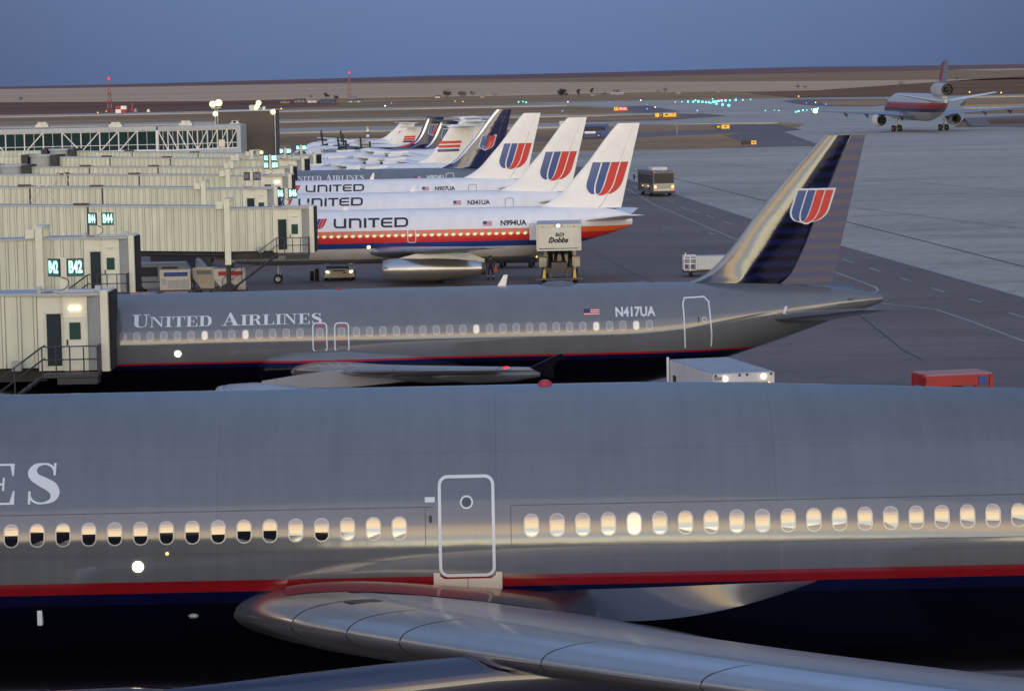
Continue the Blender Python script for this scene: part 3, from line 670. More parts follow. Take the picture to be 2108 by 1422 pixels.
# ======== single-aisle grey jet behind it
def grey_single_aisle():
    root = thing('airliner', 'grey jet N417UA with striped navy tail docked at gate B42', 'airliner', (0, 119, 0), 0)
    zc = 4.16; L = lambda px, py, dy=0: loc(root, px, py, dy)
    tail = [(2.0, 6.21, 2.11, 1.98), (4.4, 6.21, 2.13, 1.97), (6.5, 6.19, 2.45, 1.88), (8.8, 6.13, 3.2, 1.6), (11, 6.02, 3.9, 1.22), (13, 5.83, 4.6, .78), (14.5, 5.6, 5.07, .38), (14.85, 5.52, 5.2, .25)]
    f = Fus(stations(-22.7, 14.85, zc, 2.05, 1.98, tail, 6))
    zr = pxz(f, root, 900, 733.5)[1]; zb = pxz(f, root, 900, 741)[1]
    paint = livery('single-aisle grey paint', [(-1, NAVY), (zb-.12, (.003, .005, .035)), (zb, (.30, .012, .018)), (zr, (.114, .120, .130))], rough=.085, wave=.001, ior=1.76, dull=zr)
    f.mesh(96, .35).build('fuselage', paint, root, smooth=True, angle=60)
    px0 = [281+28.0*k for k in range(13)]+[658, 703]+[733+27.46*k for k in range(23)]
    xs = [L(p, 680, -1.95)[0] for p in px0]; xs = [xs[0]-.53*k for k in (4, 3, 2, 1)]+xs
    zw = pxz(f, root, 1054, 675.5)[1]
    litp = {421: 1, 505: 1, 982: 1, 1229: 1, 1255: 2, 1310: 1}
    def pick(i, x):
        if i < 4: return 2
        p = px0[i-4]
        return 1 if any(abs(p-q) < 14 for q in (421, 505, 980, 1229, 1310)) else 2
    add_windows(root, f, xs, zw, .22, .33, [m_pane, m_panelit, m_panedull], pick, frame=.035)
    for p in (658, 703):
        a, z1 = pxz(f, root, p-15, 664); c, z0 = pxz(f, root, p+15, 722)
        o = door_outline(root, f, a, c, z0, z1, .14, .05, m_letter, 'overwing_exit')
        b = MB(); x = (a+c)/2; fl_rect(b, x-.09, z1-.14, x+.09, z1-.07); fl_rect(b, x-.09, zw-.36, x+.09, zw-.31, .0); skin_mesh('placard', b, m_red, o, f.ry, .012)
    # rear door, leans with the tapering tail
    b = MB(); pts = []
    for q in [(1411, 717), (1407.5, 625), (1411, 614), (1452, 611.5), (1461, 622), (1466, 690), (1465.5, 714)]: pts.append(pxz(f, root, *q))
    d = []
    for p, q in zip(pts, pts[1:]): d += [(p[0]+(q[0]-p[0])*k/8, p[1]+(q[1]-p[1])*k/8) for k in range(8)]
    d.append(pts[-1]); fl_ribbon(b, d, .055); dr = skin_mesh('rear_door', b, m_letter, root, f.ry, .012, dx=None, dz=None)
    b = MB(); c = pxz(f, root, 1450.5, 659); fl_ribbon(b, [(c[0]+.085*math.cos(2*PI*k/20), c[1]+.085*math.sin(2*PI*k/20)) for k in range(20)], .03, 0, 0, True); skin_mesh('porthole_frame', b, m_letter, dr, f.ry, .014, dx=None, dz=None)
    b = MB(); c = pxz(f, root, 1438.5, 659); fl_rect(b, c[0]-.02, c[1]-.11, c[0]+.02, c[1]+.11); skin_mesh('handle', b, m_dark, dr, f.ry, .014)
    # title, registration, flag
    b0 = MB(); b = MB(); xe = serif_word(b0, 'UNITED ', 0, 0, 1, .8, .04, (0,)); xe = serif_word(b, 'AIRLINES', xe, 0, 1, .8, .04, (0,)); x0, z0 = pxz(f, root, 272, 672.5); x1, z1 = pxz(f, root, 661, 662.5); _, zt = pxz(f, root, 285, 645.5)
    h = zt-z0; sx = (x1-x0)/(xe-.06)
    for q in (b0, b): q.v = [(x0+v[0]*sx, v[1], z0+v[2]*h) for v in q.v]; skin_mesh('title_lettering', q, m_letter, root, f.ry, .01, dx=.6, dz=.1)
    x, z = pxz(f, root, 1307.5, 643); b = text_flat('N417UA', .50, .03, sx=.86); shift(b, x, z); skin_mesh('registration', b, m_letter, root, f.ry, .012, dx=None, dz=.1)
    x, z = pxz(f, root, 1202, 650); x2, z2 = pxz(f, root, 1234, 635); skin_mesh('flag', flag_draw(x, z, x2-x, z2-z), [m_flagred, m_flagwhite, m_flagblue], root, f.ry, .012, dx=None, dz=.1)
    lamp_disc(root, f, *pxz(f, root, 366, 726), .13)
    x, z = pxz(f, root, 1760, 618); b = MB(); fl_rect(b, x-.11, z-.05, x+.11, z+.05); skin_mesh('vent', b, m_soot, root, f.ry, .012)
    x = L(699, 603)[0]; MB().ball((x, 0, 6.18), (.1, .1, .12)).build('beacon', m_beacon, root, smooth=True)
    blade(root, 'antenna', L(1024, 597)[0], 6.18, .46, .28); x = L(1150, 592)[0]; MB().ball((x, 0, 6.15), (.75, .42, .2)).build('antenna_dome', m_gray, root, smooth=True)
    # fin and rudder
    le = [L(*p) for p in ((1388, 592), (1445, 571), (1490, 531), (1561, 439), (1631, 355), (1698, 281))]; te = [L(*p) for p in ((1710, 596), (1737, 485), (1784, 279))]
    fin = Fin(le, te, .085, .28, .31)
    def striped(name, c0, c1, per, rough):
        m = bpy.data.materials.new(name); m.use_nodes = True; nt = m.node_tree; N = nt.nodes; Lk = nt.links; bs = N['Principled BSDF']; bs.inputs['Roughness'].default_value = rough; bs.inputs['IOR'].default_value = 1.85 if rough < .2 else 1.45
        tc = N.new('ShaderNodeTexCoord'); sp = N.new('ShaderNodeSeparateXYZ'); Lk.new(tc.outputs['Object'], sp.inputs[0])
        a = N.new('ShaderNodeMath'); a.operation = 'PINGPONG'; a.inputs[1].default_value = per/2; Lk.new(sp.outputs['Z'], a.inputs[0])
        mr = N.new('ShaderNodeMapRange'); mr.inputs['From Min'].default_value = per*.22; mr.inputs['From Max'].default_value = per*.28; Lk.new(a.outputs[0], mr.inputs['Value'])
        mx = N.new('ShaderNodeMix'); mx.data_type = 'RGBA'; mx.inputs[6].default_value = (*c0, 1); mx.inputs[7].default_value = (*c1, 1); Lk.new(mr.outputs[0], mx.inputs[0]); Lk.new(mx.outputs[2], bs.inputs['Base Color'])
        nz = N.new('ShaderNodeTexNoise'); nz.inputs['Scale'].default_value = 2.2; nz.inputs['Detail'].default_value = 2; Lk.new(tc.outputs['Object'], nz.inputs['Vector'])
        bp = N.new('ShaderNodeBump'); bp.inputs['Distance'].default_value = .0018; bp.inputs['Strength'].default_value = 1; Lk.new(nz.outputs['Fac'], bp.inputs['Height']); Lk.new(bp.outputs[0], bs.inputs['Normal'])
        return m
    fin.mesh(0, .66, 110, 50).build('fin', striped('striped navy tail paint', (.0015, .0015, .008), (.004, .006, .05), .44, .07), root, smooth=True, angle=50)
    rd = fin.mesh(.668, 1.0, 60, 10); rd.build('rudder', striped('striped rudder paint', (.105, .092, .116), (.070, .076, .16), .44, .45), root, smooth=True, angle=40)
    # leading edge of bare metal
    b = MB(); rr = []
    for i in range(25):
        z = fin.z0+.02+(fin.z1-fin.z0-.02)*i/24; c = min(.30, (fin.te(z)-fin.le(z))*.07); x0 = fin.le(z)
        rr.append([(x0+c*u*u-.006, -(fin.half(x0+c*u*u, z)+.006), z) for u in (1, .8, .6, .4, .2, 0)]+[(x0+c*u*u-.006, fin.half(x0+c*u*u, z)+.006, z) for u in (.2, .4, .6, .8, 1)])
    b.loft(rr, closed=False, cap=False).build('fin_leading_edge', m_lepaint, root, smooth=True, angle=60)
    xb, zb_ = L(1626, 460); xt, zt = L(1712, 392)
    e = emblem(L(1634, 460)[0], zb_, 1.42, zt-zb_, .33, .055)
    skin_mesh('tail_emblem', e, [m_blue, m_red, m_letter], root, fin.half, .012, dx=None, dz=None)
    # wing, fence, belly fairing, engine
    secs = [(1.6, -9.2, 3.1, 6.9, .125, 3), (6.4, -6.3, 3.55, 4.1, .115, 2), (17, -.3, 4.52, 1.55, .10, 0)]
    for s in (-1, 1):
        w = wing_mesh(secs, s, 10).build('wing', m_wing, root, smooth=True, angle=50)
        if s < 0: slats('slat', secs, w, [2.6, 6.2, 9.6, 13, 16.3])
        b = MB(); y = 17.1*s; b.loft([[(x, y-.035, z) for x, z in ((.45, 4.60), (1.5, 5.06), (1.60, 5.04), (1.24, 4.58), (1.28, 4.26), (1.14, 4.2))], [(x, y+.035, z) for x, z in ((.45, 4.60), (1.5, 5.06), (1.60, 5.04), (1.24, 4.58), (1.28, 4.26), (1.14, 4.2))]]); b.build('wingtip_fence', m_under, w)
        if s < 0: MB().ball((-.35, -16.7, 4.56), (.10, .08, .06)).build('navigation_light', m_navred, w, smooth=True)
        for yy, x0, ln, z in ((7.6, -4.6, 4.3, 3.42), (11.4, -3.0, 3.9, 3.78)):
            MB().lathe([(0, .02), (.4, .16), (1.4, .27), (ln-1, .24), (ln, .09)], (x0, yy*s, z), 'x', 14).build('flap_fairing', m_gray, w, smooth=True)
        prof = [(0, .92), (.05, .98), (.5, 1.06), (1.4, 1.1), (2.6, 1.02), (3.4, .88)]
        pb = MB(); y = 5.75*s; pb.loft([[(-9.6, y-.06, 3.2), (-9.6, y+.06, 3.2), (-9.6, y+.06, 2.9), (-9.6, y-.06, 2.9)], [(-8.0, y-.17, 3.42), (-8.0, y+.17, 3.42), (-8, y+.2, 2.9), (-8, y-.2, 2.9)], [(-6.2, y-.17, 3.62), (-6.2, y+.17, 3.62), (-6.2, y+.2, 2.9), (-6.2, y-.2, 2.9)], [(-3.6, y-.08, 3.4), (-3.6, y+.08, 3.4), (-3.6, y+.08, 3.1), (-3.6, y-.08, 3.1)]])
        nacelle(root, -11.3, y, 2.05, prof, m_wing, [(3, .62), (4.3, .5), (5, .1)], [(.3, .86), (.05, .88), (-.04, .93), (.02, .99), (.25, 1.03)], pb)
        st = [(.5, 9.95, 4.62, 3.6, .135, -1), (6.2, 13.25, 5.40, 1.25, .10, -1)]
        wing_mesh(st, s).build('tailplane', m_gray, root, smooth=True, angle=50)
        gear(root, 'main_gear', -4.9, 3.8*s, 2.4, .58, [(0, -.45), (0, .45)], .4)
    MB().lathe([(0, .02), (.15, .35), (.6, .62), (1.6, .82), (3.6, .85), (6, .62), (8, .2), (8.6, .02)], (-10.15, -1.62, 3.2), 'x', 40).build('belly_fairing', paint, root, smooth=True, angle=60)
    b = MB(); fl_poly(b, [pxz(f, root, 1620, 632), pxz(f, root, 1625, 632), pxz(f, root, 1619, 650), pxz(f, root, 1614, 650)]); skin_mesh('tailplane_seal', b, m_letter, root, f.ry, .012, dx=None, dz=.1)
    gear(root, 'nose_gear', -17.6, 0, 2.2, .38, [(0, -.25), (0, .25)], .22)
    root.rotation_euler = (0, R(-.12), R(.55)); return root

# ======== small twin jets in a row
def twin_jet(name, label, Y, ftip, grp=None, old=True, title=None, reg=None, regpx=None, flagpx=None, doorpx=None, antpx=None, winY=None, full=True, stretch=0):
    X0 = at(ftip[0], ftip[1], Y).x - at(1317, 252, 213).x
    root = thing(name, label, 'airliner', (X0, Y, 0))
    zc = 3.2; P = lambda px, py: (at(px, py, 213).x, at(px, py, 213).z)
    tail = [(-1.5, 5.13, 1.27, 1.88), (0, 5.13, 1.32, 1.87), (2.6, 5.1, 1.8, 1.7), (5, 5.0, 2.5, 1.35), (7.2, 4.85, 3.1, .9), (8.3, 4.6, 3.45, .5), (8.75, 4.38, 3.65, .3)]
    f = Fus(stations(-21.8-stretch, 8.75, zc, 1.93, 1.88, tail, 5.2))
    if old:
        dum = thing('d', None, None, (0, 213, 0)); zz = [pxz(f, dum, 779, q)[1] for q in (512.5, 501, 489, 476.5)]; zw = pxz(f, dum, 1054, 478)[1]; bpy.data.objects.remove(dum)
        paint = livery('white rainbow paint', [(-1, (.22, .21, .19)), (1.62, (.60, .58, .53)), (zz[0], BLUE), (zz[1], CRED), (zz[2], ORANGE), (zz[3], (.74, .74, .75))], rough=.3, wave=0, var=.05)
    else:
        zw = 3.42; paint = livery('grey twin paint', [(-1, NAVY), (2.35, RED), (2.55, (.13, .15, .175))], rough=.2, wave=0)
    f.mesh(64, .4).build('fuselage', paint, root, smooth=True, angle=60)
    xs = [-17.2+.508*k for k in range(43)]
    gap = {14: 1, 15: 1} if not old else {}
    xs = [x for x in xs if x < 1.7]
    if full: add_windows(root, f, xs, zw, .30, .36, [m_cabin if old else m_panedull], lambda i, x: 0, shade=old)
    tl = None
    if title:
        (a0, a1, yb, yt) = title; x0, z0 = pxz(f, root, a0, yb); x1, _ = pxz(f, root, a1, yb); _, z1 = pxz(f, root, a0, yt); h = z1-z0; b = MB()
        if old:
            techno_word(b, 0, 0, 1, 1); sx = (x1-x0)/6.3; b.v = [(x0+v[0]*sx, v[1], z0+v[2]*h) for v in b.v]; skin_mesh('title_lettering', b, m_ink, root, f.ry, .012, dx=None, dz=.15)
            e = emblem(x0-1.45, z0-.05, .85, h*1.1, .45); skin_mesh('nose_emblem', e, [m_blue, m_red], root, f.ry, .012, dx=None, dz=None)
        else:
            b0 = MB(); xe = serif_word(b0, 'UNITED ', 0, 0, 1, .8, .04, (0,)); xe = serif_word(b, 'AIRLINES', xe, 0, 1, .8, .04, (0,)); sx = (x1-x0)/xe
            for q in (b0, b): q.v = [(x0+v[0]*sx, v[1], z0+v[2]*h) for v in q.v]; skin_mesh('title_lettering', q, m_letter, root, f.ry, .012, dx=None, dz=.15)
    if reg:
        x, z = pxz(f, root, *regpx); b = text_flat(reg, .50, .035, sx=1.0); shift(b, x, z); skin_mesh('registration', b, m_ink if old else m_letter, root, f.ry, .012, dx=None, dz=.15)
    if flagpx:
        x, z = pxz(f, root, *flagpx); skin_mesh('flag', flag_draw(x-.32, z-.16, .64, .32), [m_flagred, m_flagwhite, m_flagblue], root, f.ry, .012, dx=None, dz=.15)
    if doorpx:
        for q in doorpx:
            a, z1 = pxz(f, root, q[0], q[2]); c, z0 = pxz(f, root, q[1], q[3]); door_outline(root, f, a, c, z0, z1, .12, .05, m_paneframe if q[4] else m_white, 'door')
    for k, (px, h) in enumerate(antpx or []):
        blade(root, 'antenna', at(px, 430, Y).x-X0, 5.1, h, h*.5, c=.4)
    # fin
    le = [P(*p) for p in ((1097, 431), (1130, 416), (1158, 395), (1182, 367), (1206, 339), (1262, 265), (1272, 254))]; te = [P(*p) for p in ((1277, 436), (1296, 346), (1317, 253))]
    fin = Fin(le, te, .10, .3); fm = m_white if old else livery('navy twin tail', [(-1, (.005, .008, .06))], rough=.10, wave=.003, ior=1.75)
    fin.mesh(0, .74).build('fin', fm, root, smooth=True, angle=50); fin.mesh(.746, 1).build('rudder', fm, root, smooth=True, angle=40)
    x, z = P(1200, 403); x2, z2 = P(1288, 333)
    if old: e = emblem(P(1210.5, 403)[0], z, 2.55, z2-z, .32)
    else: e = emblem(P(1226, 370)[0], P(1200, 372)[1], 1.35, 1.4, .33, .06)
    skin_mesh('tail_emblem', e, [m_blue, m_red, m_letter], root, fin.half, .012, dx=None, dz=None)
    if not old:
        b = MB(); rr = []
        for i in range(19):
            z = fin.z0+.6+(fin.z1-fin.z0-.6)*i/18; x0 = fin.le(z); c = .35
            rr.append([(x0+c*u*u-.006, -(fin.half(x0+c*u*u, z)+.006), z) for u in (1, .7, .4, 0)]+[(x0+c*u*u-.006, fin.half(x0+c*u*u, z)+.006, z) for u in (.4, .7, 1)])
        b.loft(rr, closed=False, cap=False).build('fin_leading_edge', m_slat, root, smooth=True, angle=60)
    secs = [(1.5, -10.0, 2.15, 6.4, .13, 3), (5.4, -7.1, 2.45, 4.3, .12, 2), (14.2, -1.75, 3.05, 1.5, .10, 0)]
    for s in (-1, 1):
        w = wing_mesh(secs, s, 8).build('wing', m_wing, root, smooth=True, angle=50)
        MB().ball((-1.5, 14.1*s, 3.07), (.11, .08, .06)).build('navigation_light', m_navred if s < 0 else m_green, w, smooth=True)
        st = [(.5, 4.9, 4.05, 3.4, .10, 0), (5.6, 8.05, 4.6, 1.4, .09, 0)]
        wing_mesh(st, s).build('tailplane', m_white if old else m_gray, root, smooth=True, angle=50)
        y = 4.85*s; prof = [(0, .62), (.05, .68), (.5, .77), (1.4, .82), (3.6, .80), (5.2, .70), (6.3, .58), (6.9, .48)]
        pb = MB(); pb.loft([[(-8.0, y-.1, 1.85), (-8.0, y+.1, 1.85), (-8, y+.1, 1.5), (-8, y-.1, 1.5)], [(-6.4, y-.25, 2.25), (-6.4, y+.25, 2.25), (-6.4, y+.3, 1.5), (-6.4, y-.3, 1.5)], [(-2.9, y-.15, 2.2), (-2.9, y+.15, 2.2), (-2.9, y+.15, 1.5), (-2.9, y-.15, 1.5)], [(-1.8, y-.05, 1.75), (-1.8, y+.05, 1.75), (-1.8, y+.05, 1.45), (-1.8, y-.05, 1.45)]])
        nacelle(root, -8.9, y, 1.10, prof, m_bare, [(6.7, .47), (7.2, .43), (7.2, .38), (6.7, .36)], None, pb)
        gear(root, 'main_gear', -5.0, 2.6*s, 1.6, .5, [(0, -.28), (0, .28)], .32)
    gear(root, 'nose_gear', -16.6, 0, 1.5, .32, [(0, -.18), (0, .18)], .18)
    lamp_disc(root, f, *( -10.0, zw-.85), .12)
    return root
def near_jets():
    foreground_jet(); grey_single_aisle()
    G = 'white twin jets with orange red and blue cheatlines'
    twin_jet('airliner', 'white jet N994UA with lit windows beside the catering truck', 213, (1317, 252), G, True, (686, 836, 470.5, 450.5), 'N994UA', (1056.5, 459), (1003.5, 460), [(839, 856, 469, 499, 0)], [(705, .3)])
    twin_jet('airliner', 'white jet N341UA just behind the nearest white jet', 243.5, (1208, 241), G, True, (613, 743, 426, 409), 'N341UA', (985, 417), (941, 417.5), [(1040, 1057, 408, 428.5, 1), (757.5, 773, 426, 444, 0)], [(845, .55)])
    twin_jet('airliner', 'white jet N907UA between the other white jet and the grey one', 274.5, (1113, 232), G, True, (628, 746, 396, 381.5), 'N907UA', (915.5, 388.5), (876, 388.5), [(964.5, 981, 380, 396, 1)], [(762, .6)])
    twin_jet('airliner', 'grey jet N9024U with navy tail behind the white jets', 304.5, (1053, 223), None, False, (598, 750, 374, 361), 'N9024U', (896, 365), (860, 366), [(918, 934, 357, 371, 0)], [(735, .5)])
near_jets()
# ---------------------------------------------------------------- ground
def ground_mat(name, c1, c2, scale=.02, rough=.85, fine=.25, ior=1.45, stretch=(1, 1, 1), bands=None, crack=False):
    m = bpy.data.materials.new(name); m.use_nodes = True; nt = m.node_tree; N = nt.nodes; L = nt.links; b = N['Principled BSDF']; b.inputs['Roughness'].default_value = rough; b.inputs['IOR'].default_value = ior; b.inputs['Specular IOR Level'].default_value = .5 if rough < .8 else .08
    tc = N.new('ShaderNodeTexCoord'); mp = N.new('ShaderNodeMapping'); mp.inputs['Scale'].default_value = stretch; L.new(tc.outputs['Object'], mp.inputs[0])
    n1 = N.new('ShaderNodeTexNoise'); n1.inputs['Scale'].default_value = scale; n1.inputs['Detail'].default_value = 8; n1.inputs['Roughness'].default_value = .62; L.new(mp.outputs[0], n1.inputs['Vector'])
    n2 = N.new('ShaderNodeTexNoise'); n2.inputs['Scale'].default_value = scale*40; n2.inputs['Detail'].default_value = 4; L.new(tc.outputs['Object'], n2.inputs['Vector'])
    mr = N.new('ShaderNodeMapRange'); mr.inputs['From Min'].default_value = .36; mr.inputs['From Max'].default_value = .64; L.new(n1.outputs['Fac'], mr.inputs['Value'])
    mx = N.new('ShaderNodeMix'); mx.data_type = 'RGBA'; mx.inputs[6].default_value = (*c1, 1); mx.inputs[7].default_value = (*c2, 1); L.new(mr.outputs[0], mx.inputs[0])
    m2 = N.new('ShaderNodeMapRange'); m2.inputs['From Min'].default_value = .3; m2.inputs['From Max'].default_value = .7; m2.inputs['To Min'].default_value = 1-fine; m2.inputs['To Max'].default_value = 1+fine; L.new(n2.outputs['Fac'], m2.inputs['Value'])
    # blotches: old spills, wet patches and rubber
    n3 = N.new('ShaderNodeTexNoise'); n3.inputs['Scale'].default_value = scale*7; n3.inputs['Detail'].default_value = 6; n3.inputs['Roughness'].default_value = .7; m3_ = N.new('ShaderNodeMapping'); m3_.inputs['Rotation'].default_value = (0, 0, R(-17)); m3_.inputs['Scale'].default_value = (.35, 1.3, 1); L.new(tc.outputs['Object'], m3_.inputs[0]); L.new(m3_.outputs[0], n3.inputs['Vector'])
    k3 = N.new('ShaderNodeMapRange'); k3.inputs['From Min'].default_value = .52; k3.inputs['From Max'].default_value = .72; k3.inputs['To Min'].default_value = 1.0; k3.inputs['To Max'].default_value = .68; L.new(n3.outputs['Fac'], k3.inputs['Value'])
    mb_ = N.new('ShaderNodeMath'); mb_.operation = 'MULTIPLY'; L.new(m2.outputs[0], mb_.inputs[0]); L.new(k3.outputs[0], mb_.inputs[1]); fac = mb_.outputs[0]
    if crack:
        br = N.new('ShaderNodeTexBrick'); br.inputs['Scale'].default_value = 1/7.5; br.inputs['Mortar Size'].default_value = .006; br.inputs['Brick Width'].default_value = 1; br.inputs['Row Height'].default_value = 1; br.offset = 0
        br.inputs['Color1'].default_value = (1, 1, 1, 1); br.inputs['Color2'].default_value = (.91, .91, .91, 1); br.inputs['Mortar'].default_value = (.76, .76, .76, 1)
        m3 = N.new('ShaderNodeMapping'); m3.inputs['Rotation'].default_value = (0, 0, R(14)); L.new(tc.outputs['Object'], m3.inputs[0]); L.new(m3.outputs[0], br.inputs['Vector'])
        s = N.new('ShaderNodeSeparateColor'); L.new(br.outputs['Color'], s.inputs[0])
        mm = N.new('ShaderNodeMath'); mm.operation = 'MULTIPLY'; L.new(fac, mm.inputs[0]); L.new(s.outputs[0], mm.inputs[1]); fac = mm.outputs[0]
    vm = N.new('ShaderNodeVectorMath'); vm.operation = 'SCALE'; L.new(mx.outputs[2], vm.inputs[0]); L.new(fac, vm.inputs['Scale']); L.new(vm.outputs[0], b.inputs['Base Color'])
    return m
g_base = ground_mat('dry grass', (.235, .15, .088), (.39, .26, .152), .012, .95, .2, stretch=(.35, 1, 1))
g_tan = ground_mat('stubble field', (.46, .32, .21), (.58, .42, .275), .004, .95, .12, stretch=(.3, 1.5, 1))
g_dark = ground_mat('ploughed field', (.15, .08, .057), (.22, .12, .083), .005, .95, .15, stretch=(.3, 1, 1))
g_hill = ground_mat('far slope', (.17, .10, .10), (.22, .14, .13), .002, .95, .1, stretch=(.3, 1, 1))
g_brown = ground_mat('brown slope', (.15, .082, .05), (.25, .145, .085), .006, .95, .25, stretch=(.4, 1, 1))
g_conc = ground_mat('apron concrete', (.31, .282, .238), (.435, .392, .325), .016, .65, .14, crack=True, stretch=(.4, 1, 1))
g_taxi = ground_mat('taxiway concrete', (.32, .295, .255), (.42, .385, .33), .012, .65, .10)
g_asph = ground_mat('asphalt', (.120, .092, .086), (.178, .138, .126), .05, .75, .14, stretch=(.5, 1, 1))
g_shoulder = ground_mat('asphalt shoulder', (.125, .100, .100), (.165, .132, .128), .02, .7, .1)
g_paint = mat('road paint', (.33, .33, .33), .6, var=.35, nscale=2); g_joint = mat('dark joint', (.05, .05, .055), .8, var=.2)
def struct(o): o['kind'] = 'structure'; return o
def sheet(name, pts, z, m):
    b = MB(); b.add([(p[0], p[1], z) for p in pts], [tuple(range(len(pts)))])
    o = b.build(name, m)
    for f in o.data.polygons:
        if f.normal.z < 0: f.flip()
    if z > -.5:      # a shallow edge so that no gap opens under the sheet
        me = o.data; bm = bmesh.new(); bm.from_mesh(me); r = bmesh.ops.extrude_edge_only(bm, edges=bm.edges[:]); [setattr(v.co, 'z', -.66) for v in r['geom'] if isinstance(v, bmesh.types.BMVert)]; bm.to_mesh(me); bm.free()
    return struct(o)
def psheet(name, pxs, z, m): return sheet(name, [gp(*p) for p in pxs], z, m)
def pline(name, pxs, w, z, m, dash=None):
    b = MB(); P = [gp(*p) for p in pxs]
    fl = MB(); fl_ribbon(fl, [(p.x, p.y) for p in P], w)
    b.add([(v[0], v[2], z) for v in fl.v], fl.f); return struct(b.build(name, m))
def ground():
    sheet('ground', [(-9000, -9000), (9000, -9000), (9000, 9000), (-9000, 9000)], -.6, g_base)
    # a long low rise closes the view
    crest = [(-3200, 222), (-1500, 196), (0, 179.5), (300, 172.5), (600, 164), (900, 156), (1054, 153.5), (1300, 148), (1500, 142), (1650, 138), (1800, 136.8), (2108, 132.6), (3600, 104), (5200, 75)]
    b = MB(); rows = []
    for j, (Y, k) in enumerate(((6300, 0), (7000, .3), (7800, .72), (8600, 1), (9400, .6))):
        rows.append([(at(px, py, 8600).x*Y/8600, Y, -.5+k*(at(px, py, 8600).z+.5)) for px, py in crest])
    struct(b.loft(rows, closed=False, cap=False).build('hills', g_hill, smooth=True))
    psheet('field', [(-2500, 233), (-900, 201), (0, 183.5), (320, 178.5), (620, 173), (1000, 170), (1300, 168.5), (1690, 166.5), (1890, 164), (2000, 162.5), (2500, 150), (2500, 152), (2000, 165), (1890, 170), (1690, 184), (1300, 189), (1000, 196), (620, 202), (440, 207), (0, 209.5), (-900, 228), (-2500, 262)], -.3, g_tan)
    psheet('field', [(-2500, 262.5), (-900, 228.5), (0, 210), (440, 207.5), (620, 203), (700, 214), (560, 221), (440, 228.5), (0, 235), (-900, 254), (-2500, 287)], -.3, g_dark)
    psheet('field', [(1540, 190), (1690, 184.8), (1890, 170.8), (2108, 156), (2600, 138), (2600, 184), (2108, 196), (1830, 202), (1640, 200)], -.3, g_brown)
    psheet('field', [(1960, 143.5), (2108, 136.2), (2700, 121), (2700, 124), (2108, 143), (2040, 145)], -.25, g_tan)
    for y0, y1 in ((1290, 1345), (988, 1030), (800, 858)):
        sheet('taxiway', [(-2500, y0), (2500, y0), (2500, y1), (-2500, y1)], -.12, g_taxi)
    psheet('taxiway_shoulder', [(600, 297), (1280, 279), (1480, 268), (1480, 272.5), (1280, 285), (600, 304)], -.10, g_asph)
    psheet('taxiway', [(1080, 211.5), (1510, 203.5), (1640, 201.5), (2000, 198), (1975, 215), (1990, 240), (1960, 262), (2700, 250), (2700, 500), (700, 500), (600, 323), (1300, 309.8), (1540, 297.8), (1690, 302), (1600, 281), (1500, 268.5), (1640, 263), (1660, 255), (1560, 247), (1380, 247), (1500, 238), (1400, 229), (1260, 221)], -.08, g_taxi)
    sheet('apron', [(-900, -2500), (2500, -2500), (2500, 300), (700, 300), (400, 535), (-900, 560)], -.04, g_conc)
    # islands of grass with asphalt edges between the taxi lanes
    psheet('shoulder', [(1280, 257), (1600, 255.5), (1650, 267), (1612, 271), (1692, 300), (1560, 303), (1280, 310)], -.02, g_shoulder)
    psheet('grass', [(1150, 262), (1280, 259), (1400, 257.5), (1465, 258), (1478, 266), (1280, 275), (1150, 278)], .0, g_base)
    psheet('grass', [(1000, 297), (1280, 285.5), (1395, 279.5), (1530, 272.5), (1490, 280), (1560, 299), (1500, 304.2), (1280, 309.5), (1000, 316)], .0, g_base)
    psheet('shoulder', [(1100, 249), (1250, 239), (1400, 233.8), (1450, 234.2), (1490, 238), (1440, 242), (1250, 247), (1150, 251)], -.02, g_shoulder); psheet('grass', [(1000, 252), (1250, 239.5), (1400, 234.6), (1398, 242.4), (1250, 246.5), (1000, 258)], .0, g_base)
    psheet('shoulder', [(1150, 232), (1290, 219), (1335, 217.5), (1396, 229), (1330, 232)], -.02, g_shoulder); psheet('grass', [(1100, 233), (1230, 222), (1270, 221), (1262, 226), (1310, 231), (1200, 236)], .0, g_base)
    psheet('shoulder', [(1610, 208), (1640, 205), (1825, 203.5), (1830, 216), (1790, 219.5), (1680, 218.5), (1640, 214)], -.02, g_shoulder); psheet('grass', [(1680, 207), (1822, 204.5), (1826, 215.5), (1790, 218), (1700, 216)], .0, g_base)
    psheet('shoulder', [(1985, 243), (2108, 238), (2700, 228), (2700, 256), (2108, 262), (2000, 259)], -.02, g_shoulder); psheet('grass', [(2030, 246), (2108, 243), (2700, 234), (2700, 248), (2108, 255), (2040, 256)], .0, g_brown)
    psheet('grass', [(1990, 203), (2108, 199.8), (2700, 190), (2700, 203), (2108, 213.5), (1985, 216)], .0, g_base)
    # dark apron lanes near the gates
    edge = [gp(*p) for p in ((1200, 343), (1290, 368), (1395, 402), (1560, 455), (1740, 508), (2108, 612), (2700, 780))]
    sheet('service_lane', [(-200, 470)]+[(p.x, p.y) for p in edge]+[(80, -60), (-200, -60)], -.03, g_asph)
    pline('lane_marking', [(1200, 340.5), (1290, 366.5), (1395, 400.5), (1560, 453.5), (1740, 506.5), (2108, 610.5), (2700, 778)], .28, -.022, g_paint)
    pline('lane_marking', [(1290, 388), (1345, 420), (1515, 492), (1640, 541)], .16, -.022, g_paint)
    pline('lane_marking', [(1718, 559), (1770, 578), (1802, 590), (1808, 597), (1800, 602), (1784, 602)], .16, -.022, g_paint)
    pline('lane_marking', [(1700, 606), (1830, 625.5), (1880, 630), (1930, 637), (1990, 657), (2108, 701), (2300, 775)], .16, -.022, g_paint)
